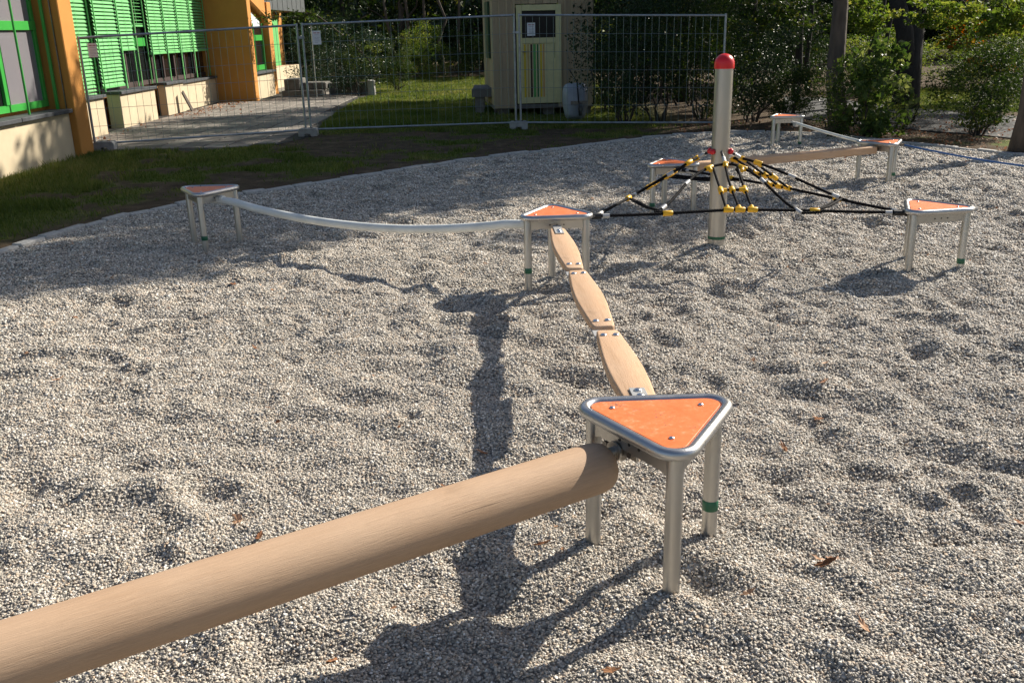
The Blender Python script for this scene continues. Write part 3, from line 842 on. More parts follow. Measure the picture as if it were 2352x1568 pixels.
# ------------------------------------------------------------------ site fence
def fence_panel(b0, t0, b1, t1, label):
    """base and top pixels of the two posts"""
    A, B = G(*b0), G(*b1); hA, hB = hz(*t0, A), hz(*t1, B)
    root = props(empty('mesh_fence', (A[0], A[1], 0)), label, 'site fence', 'galvanised mesh fence panels')
    D = B - A; D[2] = 0
    for Q, h in ((np.zeros(3), hA), (D, hB)):
        MB().tube([Q, Q + (0, 0, h)], .0205, 12).obj('post', M['galv'], root, smooth=True, angle=40)
    ev = D / np.linalg.norm(D)
    for zf in (.06, .985):
        MB().tube([(0, 0, hA * zf), D + (0, 0, hB * zf)], .0185 if zf > .5 else .017, 12).obj('rail', M['galv'], root, smooth=True, angle=40)
    wl = .93
    wv = MB().tube([(0, 0, 0), (0, 0, 1)], .0030, 4, cap=False).mesh('wire', M['wirem'])
    n = 29
    for i in range(1, n):
        t = i / n; Q = D * t; h = hA + (hB - hA) * t
        w = link('wire', wv, root, (Q[0] + random.uniform(-.006, .006), Q[1], h * .06)); w.scale = (1, 1, h * .925)
        w.rotation_euler = (0, random.uniform(-.004, .004), 0)
    for i in range(1, 6):
        f = .06 + .925 * i / 6
        MB().tube([(0, 0, hA * f), D + (0, 0, hB * f)], .0032, 4, cap=False).obj('wire', M['wirem'], root)
    return A, B, hA, hB
F1 = fence_panel((220.7, 345.8), (183, 83.4), (704, 313.7), (683.7, 54.2), 'leftmost mesh fence panel in front of the green blinds')
F2 = fence_panel((716, 312.5), (698.6, 53), (1185.8, 297), (1180.6, 31.3), 'middle mesh fence panel with the white notice, in front of the lawn')
F3 = fence_panel((1196.8, 297), (1195.1, 31.3), (1655, 297), (1668.8, 31.5), 'rightmost mesh fence panel running from the hut door to behind the red-capped pole')
def foot(c, lab, ang=0.0):
    root = props(empty('concrete_block', (c[0], c[1], 0), ang), lab, 'fence foot', 'concrete fence feet')
    mb = MB()
    prof = [(-.17, 0), (-.17, .12), (-.14, .15), (.14, .15), (.17, .12), (.17, 0), (.06, 0), (.05, .05), (-.05, .05), (-.06, 0)]
    vs = [(a, -.11, b) for a, b in prof] + [(a, .11, b) for a, b in prof]; n = len(prof)
    mb.add(vs, [(0, 1, 2, 3, 4, 5, 6, 7, 8, 9)[::-1], tuple(range(n, 2 * n))] + [(i, (i + 1) % n, n + (i + 1) % n, n + i) for i in range(n)])
    mb.obj('block', M['concrete'], root, bevel=.008)
    for sx in (-.06, .06): MB().tube([(sx, 0, .151), (sx, 0, .158)], .026, 12).obj('socket', M['black'], root)
foot((F1[1] + F2[0]) / 2 + (0, -.02, 0), 'pale concrete foot under the two fence posts beside the paving')
foot((F2[1] + F3[0]) / 2 + (0, -.02, 0), 'grey concrete foot under the two fence posts in front of the hut')
foot(F1[0] + (.16, .02, 0), 'concrete foot at the base of the ochre wall, left end of the fence', .1)
for (P, Q, h, lab) in ((F1[1], F2[0], 1.72, 'steel clamp joining the two fence posts beside the paving'), (F2[1], F3[0], 1.72, 'steel clamp joining the two fence posts in front of the hut')):
    MB().obox(((P[0] + Q[0]) / 2, (P[1] + Q[1]) / 2, h), (abs(Q[0] - P[0]) / 2 + .03, 0, 0), (0, .028, 0), (0, 0, .022)).obj('pipe_coupler', M['galv'], bevel=.004)
    props(bpy.context.scene.collection.objects[-1], lab, 'clamp', 'fence clamps')
def notice(c, w, h, ax, label, par=None, tiltz=0.0):
    """sheet of paper; ax is the horizontal direction of its width"""
    ax = np.array(ax, float); ax /= np.linalg.norm(ax); n_ = np.array([ax[1], -ax[0], 0]); c = np.array(c, float)
    root = props(empty('notice', c), label, 'notice', 'white notices')
    MB().obox((0, 0, 0), ax * w / 2, n_ * .0012, (0, 0, h / 2)).obj('sheet', M['paper'], root)
    mb = MB()
    # heading: two words of block letters too small to read
    for u0, u1 in ((-.36, -.02), (.06, .38)):
        k = 5
        for i in range(k):
            a = u0 + (u1 - u0) * (i + .1) / k; b = u0 + (u1 - u0) * (i + .85) / k
            mb.obox(n_ * .0022 + ax * w * (a + b) / 2 + np.array([0, 0, h * .34]), ax * w * (b - a) / 2, n_ * .0006, (0, 0, h * .032))
    mb.obj('heading', M['printred'], root)
    mb = MB()
    for z_, a, b in ((.20, -.3, .3), (.02, -.3, -.08), (.02, 0, .36), (-.06, -.3, .2), (-.17, -.3, .3), (-.25, -.3, .34), (-.36, -.3, .1)):
        mb.obox(n_ * .0022 + ax * w * (a + b) / 2 + np.array([0, 0, h * z_]), ax * w * (b - a) / 2, n_ * .0006, (0, 0, h * .010))
    mb.obj('text_line', M['printgrey'], root)
D2 = F2[1] - F2[0]; D1 = F1[1] - F1[0]
q = onp(728, 87, F2[0], F2[1]); notice(q + (0, -.02, 0), .145, .235, D2, 'white printed notice tied to the fence left of the lawn')
q = onp(214, 116, F1[0], F1[1]); notice(q + (0, -.02, 0), .14, .22, D1, 'white printed notice on the leftmost fence panel against the green blinds')

# ------------------------------------------------------------------ school building
B = props(empty('school_building', (-7.5, 15.4, 0)), 'ochre and cream low building with bright green blinds and window frames', 'building')
off = np.array([-7.5, 15.4, 0])
def bx(name, mat, x0, x1, y0, y1, z0, z1, parent=B, bevel=0.0, lab=None):
    o = MB().box(x0 + 7.5, x1 + 7.5, y0 - 15.4, y1 - 15.4, z0, z1).obj(name, mat, parent, bevel=bevel)
    if lab: o['label'] = lab
    return o
WX = -7.18
bx('plinth', M['wallcream'], -9.0, -6.90, 6.0, 15.20, -.2, .69, bevel=.01)
# slate sills laid end to end
ys = [6.0, 8.2, 10.4, 12.2, 13.55, 15.19]
for a, b in zip(ys[:-1], ys[1:]): bx('sill', M['slate'], -7.19, -6.82, a + .008, b - .008, .692, .752, bevel=.006)
# front window
w1 = bx('window', M['green'], WX - .06, WX, 6.0, 15.19, .80, .90)
def wxy(px, py): q = onx(px, py, WX); return q[1], q[2]
yR = 15.17
zT0, zT1 = wxy(30, 72)[1] + .0, wxy(30, 48)[1] + .0
zT0, zT1 = 1.93, 2.06
ym = wxy(12, 200)[0]
for (nm, y0, y1, z0, z1, xo) in (('frame', 6.0, yR, zT0, zT1, .012), ('frame', yR - .09, yR, .90, zT0, .006), ('frame', ym - .07, ym + .05, .90, zT0, .015),
                             ('frame', yR - .09, yR, zT1, 2.9, .006), ('frame', 6.0, yR, 2.9, 3.0, .01), ('frame', ym - 1.3, ym - 1.2, .9, zT0, .01)):
    bx(nm, M['green'], WX - .05, WX + xo, y0, y1, z0, z1, w1, .004)
bx('pane', M['glass_grey'], WX - .045, WX - .030, ym + .05, yR - .09, .90, zT0, w1)
bx('pane', M['glass_grey'], WX - .045, WX - .030, 6.0, yR - .09, zT1, 2.9, w1)
bx('pane', M['glass_dark'], WX - .045, WX - .030, ym - 1.2, ym - .07, .90, zT0, w1)
bx('pane', M['glass_dark'], WX - .045, WX - .030, 6.0, ym - 1.3, .90, zT0, w1)
bx('wall', M['orange_wall'], -9.0, WX - .07, 6.0, 15.20, .69, 3.3)
# guide poles in front of the window
q0, q1 = onx(64, 243, -6.99), onx(24, 2, -6.99)
MB().tube([(-6.99 + 7.5, q0[1] - 15.4, .755), (-6.99 + 7.5, q0[1] - 15.4, 3.0)], .017, 12).obj('guide_pole', M['green'], B, smooth=True, angle=40)
MB().box(-7.06 + 7.5, -7.02 + 7.5, -.26, -.22, .752, 3.0).obj('guide_rail', M['green'], B)
# buttress: ochre fin
bx('buttress', M['orange_wall'], -8.4, -6.80, 15.21, 15.68, -.2, 3.3, bevel=.012)
bx('drain_pipe', M['darksteel'], -6.93, -6.915, 15.185, 15.205, .3, 3.2)
# second section: blinds plane
BX = -8.30
bx('wall', M['orange_wall'], -9.4, BX - .22, 15.70, 38.0, -.2, 3.3)
planters = [(15.70, 18.75, -7.80, .70), (20.03, 22.05, -7.98, .68), (23.05, 24.35, -8.08, .70), (24.36, 27.33, -8.15, .66)]
for k, (y0, y1, xf, zt) in enumerate(planters):
    bx('plinth', M['wallcream'], BX + .04, xf, y0, y1, -.2, zt, bevel=.008)
    bx('sill', M['slate'], BX - .04, xf + .06, y0 - (.04 if k else 0), y1 + .03, zt + .002, zt + .062, bevel=.006)
# dark window band behind the blinds
wd = bx('window', M['darkwood'], BX - .16, BX - .10, 15.70, 27.33, .74, .84)
bx('pane', M['glass_dark'], BX - .15, BX - .13, 15.70, 27.33, .84, 2.75, wd)
for y in (21.55, 22.35, 23.15, 23.9, 24.7, 25.5, 26.3): bx('frame', M['darkwood'], BX - .125, BX - .05, y, y + .075, .84, 2.7, wd)
bx('window_door', M['darkwood'], BX - .15, BX - .1, 18.8, 20.0, .02, .74)
# venetian blinds
def blind(y0, y1, z0, z1, xo=0.0, tilt=1.0):
    r = empty('blind', ((BX + xo) - off[0], (y0 + y1) / 2 - off[1], z0)); r.parent = B
    w = (y1 - y0) / 2 - .008
    sm_ = MB()
    pr_ = [(-.036, -.004), (-.02, .003), (0, .006), (.02, .003), (.036, -.004)]
    vs = [(a, -w, b) for a, b in pr_] + [(a, w, b) for a, b in pr_] + [(a, -w, b - .0015) for a, b in pr_] + [(a, w, b - .0015) for a, b in pr_]
    fs = []
    for i in range(4): fs += [(i, i + 1, 5 + i + 1, 5 + i), (10 + i + 1, 10 + i, 15 + i, 15 + i + 1)]
    sl = sm_.add(vs, fs).mesh('slat', M['slat'])
    z = z0 + .07
    while z < z1:
        link('slat', sl, r, (0, 0, z - z0), (0, tilt + random.uniform(-.05, .05), random.uniform(-.001, .001))); z += .074
    MB().box(-.03, .03, -w, w, 0, .045).obj('bottom_bar', M['slat'], r, bevel=.004)
    for yy in ((y0 - y1) / 2, (y1 - y0) / 2):
        MB().box(-.012 + .045, .012 + .045, yy - .011, yy + .011, -max(0, z0 - .74), z1 - z0).obj('guide_rail', M['slat'], r)
    k = max(1, int((y1 - y0) / .9))
    for i in range(1, k + 1):
        yy = (y0 - y1) / 2 + (y1 - y0) * i / (k + 1)
        MB().box(.030, .032, yy - .006, yy + .006, 0, z1 - z0).obj('cord', M['slat'], r)
blind(15.72, 17.3, .78, 2.75); blind(17.32, 18.9, .78, 2.75); blind(18.92, 19.96, .06, 2.75, -.10); blind(20.02, 21.2, .80, 2.75); blind(21.22, 22.1, 1.52, 2.75)
blind(22.14, 23.0, 2.02, 2.75, -.10, .1); blind(23.04, 24.05, 1.40, 2.78); blind(24.07, 25.05, 1.40, 2.78); blind(25.07, 26.1, 1.40, 2.78); blind(26.12, 27.3, 1.40, 2.78)
bx('vent_flap', M['green'], BX - .10, BX - .07, 22.2, 22.95, 1.60, 1.78)
bx('eave', M['darkwood'], -9.4, BX + .10, 15.70, 27.33, 2.80, 3.3)
# third section
bx('buttress', M['orange_wall'], -9.4, -7.06, 27.36, 27.72, -.2, 3.6, bevel=.012)
bx('plinth', M['wallcream'], -8.3, -7.16, 27.73, 30.15, -.2, .70, bevel=.008)
bx('sill', M['slate'], -7.9, -7.08, 27.73, 30.18, .702, .765, bevel=.006)
w3 = bx('window', M['green'], -7.46, -7.38, 27.73, 30.18, .78, .92)
bx('frame', M['green'], -7.46, -7.39, 27.73, 30.18, 1.62, 1.78, w3)
for y in (28.75, 30.08): bx('frame', M['green'], -7.46, -7.37, y, y + .08, .92, 1.62, w3)
bx('pane', M['glass_dark'], -7.44, -7.42, 27.73, 30.1, .92, 1.62, w3)
bx('pane', M['glass_dark'], -7.44, -7.42, 27.73, 30.1, 1.78, 1.95, w3)
mb = MB()   # trapezoid pane with a sloping head
yy0, yy1 = 27.73 - 15.4, 30.1 - 15.4
for (a, b, zl, zr) in ((yy0, 28.72 - 15.4, 2.75, 2.55), (28.80 - 15.4, yy1, 2.54, 2.15)):
    mb.add([(.07, a, 1.97), (.07, b, 1.97), (.07, b, zr), (.07, a, zl), (.05, a, 1.97), (.05, b, 1.97), (.05, b, zr), (.05, a, zl)], [(0, 1, 2, 3), (7, 6, 5, 4), (0, 4, 5, 1), (1, 5, 6, 2), (2, 6, 7, 3), (3, 7, 4, 0)])
mb.obj('pane', M['glass_sky'], w3)
bx('frame', M['darkwood'], -7.46, -7.40, 28.72, 28.80, 1.97, 2.6, w3)
for y in (28.3, 29.35): bx('guide_rail', M['green'], -7.22, -7.19, y, y + .03, .765, 2.1)
bx('wall', M['orange_wall'], -8.3, -7.48, 27.73, 30.2, .70, 3.6)
mb = MB(); x0, x1 = -7.47 + 7.5, -7.25 + 7.5   # gable infill above the sloping head
mb.add([(x0, yy0, 2.95), (x0, 30.2 - 15.4, 2.32), (x0, 30.2 - 15.4, 3.0), (x0, yy0, 3.6), (x1, yy0, 2.95), (x1, 30.2 - 15.4, 2.32), (x1, 30.2 - 15.4, 3.0), (x1, yy0, 3.6)], [(0, 1, 2, 3), (7, 6, 5, 4), (0, 4, 5, 1), (1, 5, 6, 2), (2, 6, 7, 3), (3, 7, 4, 0)])
mb.obj('gable', M['orange_wall'], B)
bx('buttress', M['orange_wall'], -9.4, -7.20, 30.22, 30.72, -.2, 2.72, bevel=.012)
mb = MB(); mb.add([(.0, 27.7 - 15.4, 3.62), (.0, 30.8 - 15.4, 2.78), (.0, 30.8 - 15.4, 2.84), (0, 27.7 - 15.4, 3.7), (.38, 27.7 - 15.4, 3.62), (.38, 30.8 - 15.4, 2.78), (.38, 30.8 - 15.4, 2.84), (.38, 27.7 - 15.4, 3.7)], [(0, 1, 2, 3), (7, 6, 5, 4), (0, 4, 5, 1), (1, 5, 6, 2), (2, 6, 7, 3), (3, 7, 4, 0)])
mb.obj('verge_board', M['grayclad'], B)
# last section with grey roof cladding
cl = empty('roof', (.0, 34 - 15.4, 0)); cl.parent = B
for i in range(9):
    y = 31 + i * .75 - 34
    MB().box(-1.6, -.05 - .0 * i, y + .03, y + .72, 2.55, 4.2).obj('cladding_panel', M['grayclad'], cl)
bx('blind_box', M['slat'], -8.2, -7.9, 31.2, 34.5, .75, 2.3)
bx('plinth', M['wallcream'], -8.4, -7.85, 31.5, 37.6, -.2, .68, bevel=.01)
bx('roof_slab', M['grayclad'], -12, -6.78, 5.5, 15.69, 3.31, 3.5)
bx('roof_slab', M['grayclad'], -12, BX + .11, 15.70, 27.34, 3.31, 3.5)
bx('back_wall', M['orange_wall'], -14, -9.42, 5.5, 38, -.2, 3.3)

# ------------------------------------------------------------------ leaning plank, blue-grey steps, stump, thin white post
lp = MB().obox((0, 0, .25), (0, .075, 0), (.015, 0, .0), (.0, .0, .30)).obj('leaning_board', M['bark'], loc=(-7.80, 24.0, 0), rot=(.30, -.30, 0))
props(lp, 'weathered board leaning against the cream plinth under the blinds', 'board')
sq = G(700, 224)
stp = props(empty('stone_bench', (sq[0], sq[1], 0)), 'low weathered stone steps beside the thin white post', 'stone seat')
MB().box(-.65, .55, -.1, .5, -.02, .20).obj('step', M['stonewall'], stp, bevel=.02)
MB().box(-.60, -.15, .1, 1.1, .20, .52).obj('side_block', M['stonewall'], stp, bevel=.02)
MB().box(-.13, .6, .25, 1.1, .20, .40).obj('step', M['stonewall'], stp, bevel=.02)
MB().box(.62, 1.9, .6, .85, -.02, .36).obj('seat_board', M['stonewall'], stp, bevel=.01)
sw = G(730, 224)
pw = MB().tube([(0, 0, 0), (0, 0, 2.0)], .016, 10).obj('thin_post', M['whitetube'], loc=(sw[0], sw[1] - .1, 0), smooth=True, angle=40)
props(pw, 'thin pale post standing behind the fence beside the stone steps', 'post')
st_ = G(854, 219); mb = MB()
mb.tube([(0, 0, -.05), (.01, 0, .15), (0, .01, .3), (.01, 0, .43)], [.13, .12, .115, .12], 9)
props(mb.obj('tree_stump', M['concrete'], loc=(st_[0], st_[1], 0)), 'pale split stump at the edge of the lawn beyond the paving', 'stump')

# ------------------------------------------------------------------ wooden hut
hc = G(1136, 268)          # front left corner
HX0, HX1 = hc[0], G(1368, 266)[0] - .0
HY = 20.75
M['door_glass'] = glassmat('dim_door_pane', (.02, .018, .018), .35, .15)
hut = props(empty('wooden_hut', (HX0, HY, 0), R(5.5)), 'small weathered board hut with a cream door painted with coloured stripes', 'hut')
HW = ony(1366, 200, HY)[0] - HX0; HD = 2.6
LX = ony(1113, 200, HY + HD)[0] - HX0   # left wall leans out of perspective only slightly
def hb(name, mat, x0, x1, y0, y1, z0, z1, parent=hut, bevel=0.0, lab=None):
    o = MB().box(x0, x1, y0, y1, z0, z1).obj(name, mat, parent, bevel=bevel)
    if lab: o['label'] = lab
    return o
hb('floor_beam', M['benchwood'], 0, HW, .02, HD, .14, .22)
def roofz(x): return 2.95 - .33 * abs(x - HW * .36)
nb = 14; bw = HW / nb
def hx(px): return ony(px, 120, HY)[0] - HX0
DX0, DX1 = hx(1187), hx(1290)
for i in range(nb):
    x0 = i * bw; xm = x0 + bw / 2; zt = roofz(xm); dd = random.uniform(-.004, .006)
    if xm > DX0 and xm < DX1:
        hb('board', M['hutwood'], x0 + .004, x0 + bw - .004, dd, .024 + dd, 2.27, zt)
    else:
        hb('board', M['hutwood'], x0 + .010, x0 + bw - .010, dd, .024 + dd, .16, zt)
    if not (DX0 - .02 < x0 + bw < DX1 + .02) and i < nb - 1:
        hb('batten', M['hutwood'], x0 + bw - .022, x0 + bw + .022, -.028 + dd, -.002, .17, roofz(x0 + bw) - .01)
for i in range(12):
    y0 = .026 + i * (HD - .03) / 12
    hb('board', M['hutwood'], -.0 + random.uniform(-.005, .005), .024, y0 + .004, y0 + (HD - .03) / 12 - .004, .16, roofz(0) - .05)
hb('wall_core', M['darkwood'], .03, HW - .03, .03, HD - .03, .18, 2.2)
for sx, ex in ((1, HW + .35), (-1, -.22)):
    mb = MB(); xa = HW * .36; za = roofz(xa) + .02; zb_ = za - .33 * abs(ex - xa)
    mb.add([(xa, -.3, za), (ex, -.3, zb_), (ex, HD + .2, zb_), (xa, HD + .2, za), (xa, -.3, za + .06), (ex, -.3, zb_ + .06), (ex, HD + .2, zb_ + .06), (xa, HD + .2, za + .06)], [(0, 1, 2, 3), (4, 7, 6, 5), (0, 4, 5, 1), (1, 5, 6, 2), (2, 6, 7, 3), (3, 7, 4, 0)])
    mb.obj('roof', M['darkwood'], hut)
for bx_ in (.1, HW * .5, HW - .25): hb('support_block', M['stonewall'], bx_, bx_ + .22, .1, .35, -.1, .14)
P_ = np.array([HX0 + DX0, HY, 0])
dr = empty('door', (DX0, -.03, 0)); dr.parent = hut
DW = DX1 - DX0; z0, z1 = .25, 2.25
s_ = DW / (960 - 468)      # metres per zoomed pixel
def dxp(a): return (a - 468) * s_
def dzp(b): return z1 - (b - 55) * (z1 - z0) / (1135 - 55)
def db(name, mat, a0, a1, b0, b1, y0, y1, bevel=0.0):
    return MB().box(dxp(a0), dxp(a1), y0, y1, dzp(b1), dzp(b0)).obj(name, mat, dr, bevel=bevel)
db('frame', M['hutcream'], 468, 527, 55, 1135, -.035, .02, .003); db('frame', M['hutcream'], 899, 960, 55, 1135, -.035, .02, .003)
db('frame', M['hutcream'], 528, 898, 55, 118, -.033, .02, .003); db('frame', M['hutcream'], 528, 898, 411, 472, -.03, .02, .003); db('frame', M['hutcream'], 528, 898, 1072, 1135, -.03, .02, .003)
db('pane', M['door_glass'], 528, 898, 119, 410, -.005, .01)
db('door_panel', M['hutcream'], 528, 898, 473, 1071, -.012, .01)
for a0, a1, mm in ((545, 572, 's_yellow'), (583, 603, 's_tan'), (617, 639, 's_brown'), (650, 677, 's_lgreen'), (690, 707, 's_green'), (722, 745, 's_yellow'), (757, 773, 's_orange')):
    db('painted_stripe', M[mm], a0, a1, 480, 1066, -.0145, -.0125)
db('panel_groove', M['darkwood'], 884, 887, 475, 640, -.0145, -.0125)
db('handle', M['darksteel'], 528, 572, 555, 566, -.06, -.035)
_l = DX0 + dxp(629); nq = np.array([HX0 + _l * math.cos(R(5.5)) + .045 * math.sin(R(5.5)), HY + _l * math.sin(R(5.5)) - .045 * math.cos(R(5.5)), dzp(318)]); notice(nq, dxp(674) - dxp(585), dzp(248) - dzp(390), (math.cos(R(5.5)), math.sin(R(5.5)), 0), 'white printed notice taped inside the dark window of the hut door')
# dark shutter on the left wall
for i in range(5):
    MB().box(-.05, -.005, .55 + i * .17, .70 + i * .17, 1.18, 2.35).obj('shutter_board', M['slatdark'], hut, bevel=.003)
# bench by the left wall
bq = G(1100, 262)
bn = props(empty('wooden_bench', (bq[0], bq[1], 0)), 'weathered grey box bench against the left wall of the hut', 'bench')
BW_ = hc[0] - bq[0] + .2
for i in range(3): MB().box(-.12, BW_, .02 + i * .42, .40 + i * .42, .52, .56).obj('seat_board', M['benchw'], bn, bevel=.004)
MB().box(-.12, BW_, -.01, .018, .36, .518).obj('front_board', M['benchw'], bn, bevel=.004)
MB().box(-.145, -.122, -.01, 1.3, .36, .518).obj('side_board', M['benchw'], bn, bevel=.004)
for x_, y_ in ((-.08, .05), (BW_ - .2, .05), (-.08, 1.1), (BW_ - .2, 1.1)): MB().box(x_, x_ + .2, y_, y_ + .12, -.05, .518).obj('leg', M['benchwood'], bn)
# wheelbarrow leaning upright on the hut
wq = G(1322, 277)
wb = props(empty('wheelbarrow', (wq[0] + .0, wq[1] + .1, 0)), 'white plastic wheelbarrow stood on end against the hut with its black wheel outwards', 'wheelbarrow')
mb = MB(); rings = []
prof = [(.00, .26, .36), (.06, .25, .35), (.20, .20, .30), (.24, .16, .25)]
vs = []; n = 20
for (dpt, hw, hh) in prof:
    for k in range(n):
        a = 2 * math.pi * k / n; cx_ = math.copysign(abs(math.cos(a)) ** .45, math.cos(a)) * hw; cz_ = math.copysign(abs(math.sin(a)) ** .45, math.sin(a)) * hh
        if cz_ < 0: cx_ *= .88
        vs.append((cx_, -dpt, .37 + cz_))
fs = []
for i in range(len(prof) - 1):
    for k in range(n): fs.append((i * n + k, i * n + (k + 1) % n, (i + 1) * n + (k + 1) % n, (i + 1) * n + k))
fs.append(tuple((len(prof) - 1) * n + k for k in range(n)))
mb.add(vs, fs).obj('tub', M['wbwhite'], wb, smooth=True, angle=50)
wh = MB().tube([(.05, -.36, .24), (.10, -.36, .24)], .13, 20).obj('wheel', M['black'], wb, smooth=True, angle=40)
MB().tube([(.03, -.36, .24), (.12, -.36, .24)], .03, 10).obj('hub', M['darksteel'], wh)
MB().obox((.06, -.28, .36), (.17, 0, 0), (0, .02, 0), (0, 0, .035)).obj('axle_bracket', M['darksteel'], wb)
MB().tube([(.05, -.30, .36), (.02, -.27, .75), (-.13, -.1, 1.0)], .013, 8).obj('handle', M['black'], wb, smooth=True)
MB().tube([(.35, -.28, .33), (.36, -.27, .75), (.30, -.1, 1.0)], .013, 8).obj('handle', M['black'], wb, smooth=True)

# ------------------------------------------------------------------ vegetation
def leaves(P, size, seed, aspect=.55, up=.25, jitter=.35, drop=None):
    """leaf quads (folded rhombus) at points P"""
    r = np.random.default_rng(seed); n = len(P)
    d = r.normal(size=(n, 3)); d[:, 2] *= .6; d /= np.linalg.norm(d, axis=1)[:, None]
    nn = r.normal(size=(n, 3)); nn[:, 2] += up * 3; nn -= d * (nn * d).sum(1)[:, None]; nn /= np.linalg.norm(nn, axis=1)[:, None]
    s = np.cross(d, nn); L_ = size * (1 + jitter * r.normal(size=n).clip(-1.5, 1.5))[:, None]
    w = L_ * aspect * .5
    V = np.stack([P - d * L_ * .5, P + s * w + nn * L_ * .06, P + d * L_ * .5, P - s * w + nn * L_ * .06], 1).reshape(-1, 3)
    Fq = np.arange(4 * n, dtype=np.int32).reshape(-1, 4)
    return V, Fq, r
def leafmesh(name, P, size, mat, seed, tone=None, **kw):
    V, Fq, r = leaves(P, size, seed, **kw)
    me = mesh_np(name, V, Fq, mat, False)
    t = r.random(len(P)) if tone is None else np.clip(tone + .25 * r.normal(size=len(P)), 0, 1)
    a = me.attributes.new('tone', 'FLOAT', 'FACE'); a.data.foreach_set('value', t.astype(np.float32))
    return me
def clumps(n, k, ext, seed, rad=(.25, .5), hollow=.45, flat=.7, base=None):
    """n points in k clumps filling an ellipsoid of half extents ext"""
    r = np.random.default_rng(seed)
    c = r.normal(size=(k, 3)); c /= np.linalg.norm(c, axis=1)[:, None]; c *= (hollow + (1 - hollow) * r.random((k, 1)) ** .5)
    c *= np.array(ext); rr = r.uniform(*rad, size=k) * min(ext)
    w = rr ** 2; i = r.choice(k, size=n, p=w / w.sum())
    d = r.normal(size=(n, 3)); d /= np.linalg.norm(d, axis=1)[:, None]; d *= (.35 + .75 * r.random((n, 1)) ** .6); d[:, 2] *= flat
    P = c[i] + d * rr[i][:, None]; tone = (r.random(k) * .7 + .15)[i]
    return P, tone, c
def limb(mb, a, b, r0, r1, n=7, wob=.05, seed=0):
    r = np.random.default_rng(seed); a = np.array(a, float); b = np.array(b, float); k = 7
    pts = [a + (b - a) * t + (r.normal(size=3) * wob * np.linalg.norm(b - a) * (t * (1 - t)) * 2) for t in np.linspace(0, 1, k)]
    mb.tube(pts, [r0 + (r1 - r0) * t for t in np.linspace(0, 1, k)], n)
crown_cache = {}
def crown_mesh(kind, var, dense=False):
    key = (kind, var, dense)
    if key in crown_cache: return crown_cache[key]
    mt = {'green': M['leaf'], 'light': M['leaf_light'], 'dark': M['leaf_dark'], 'autumn': M['leaf_autumn']}[kind]
    P, tone, c = clumps(17000 if dense else 8500, 40, (1, 1, 1), 100 + var * 7 + len(kind), (.18, .36))
    me = leafmesh('crown_' + kind, P, .070, mt, var, tone)
    crown_cache[key] = (me, c); return crown_cache[key]
def tree(x, y, h, tr, cz, cr, ch, label, kind='green', bark='bark', var=0, group='trees round the playground', name='tree', fork=None, lean=(0, 0), sink=.1, dense=False):
    root = props(empty(name, (x, y, 0)), label, 'tree', group)
    mb = MB(); top = np.array([lean[0], lean[1], cz + ch * .4])
    pts = [np.array([lean[0] * t, lean[1] * t, -sink + (top[2] + sink) * t]) + rng.normal(size=3) * (.03 if 0 < t < 1 else 0) for t in np.linspace(0, 1, 10)]
    rad = [tr * (1.35 if i == 0 else 1.08 if i == 1 else 1 - .75 * (i / 9) ** 1.3) for i in range(10)]
    mb.tube(pts, rad, 12)
    me, c = crown_mesh(kind, var, dense)
    for i in range(7):
        q = c[i * 3] * np.array([cr, cr, ch]) * .8 + np.array([lean[0], lean[1], cz])
        s = np.array([lean[0] * .7, lean[1] * .7, max(.5 * cz, cz - ch * .8)]); limb(mb, s, q, tr * .38, tr * .06, 6, .1, i)
    if fork:
        for (a, b, r0, r1) in fork: limb(mb, a, b, r0, r1, 10, .04, 3)
    mb.obj('trunk', M[bark], root, smooth=True)
    o = link('crown', me, root, (lean[0], lean[1], cz)); o.scale = (cr, cr, ch); o.rotation_euler = (0, 0, rng.uniform(0, 6.28))
    return root
bush_cache = {}
def bush(x, y, rx, ry, h, label, kind='green', var=0, group='bushes', stems=7, z0=0.0, leafs=.07, n=9000, name='bush', cat='bush'):
    root = props(empty(name, (x, y, 0)), label, cat, group)
    key = (kind, var, n, round(leafs, 3))
    if key not in bush_cache:
        P, tone, c = clumps(n, 40, (1, 1, 1), 300 + var, (.18, .40), hollow=.3)
        P[:, 2] = np.where(P[:, 2] < -.95, -.95 - (P[:, 2] + .95) * .5, P[:, 2])
        mt = {'green': M['leaf'], 'light': M['leaf_light'], 'dark': M['leaf_dark'], 'hazel': M['leaf_hazel'], 'autumn': M['leaf_autumn']}[kind]
        me = leafmesh('foliage_' + kind, P, leafs, mt, var + 50, tone); bush_cache[key] = (me, c)
    me, c = bush_cache[key]
    o = link('foliage', me, root, (0, 0, z0 + (h - z0) / 2)); o.scale = (rx, ry, (h - z0) / 2); o.rotation_euler = (0, 0, rng.uniform(-.4, .4))
    if stems:
        mb = MB()
        for i in range(stems):
            q = c[i * 4] * np.array([rx, ry, (h - z0) / 2]) * .8 + np.array([0, 0, z0 + (h - z0) / 2])
            limb(mb, (q[0] * .25, q[1] * .25, -.05), q, .022, .006, 5, .12, i)
        mb.obj('stem', M['twig'], root, smooth=True)
    return root

def gp(px, py): q = G(px, py); return q[0], q[1]
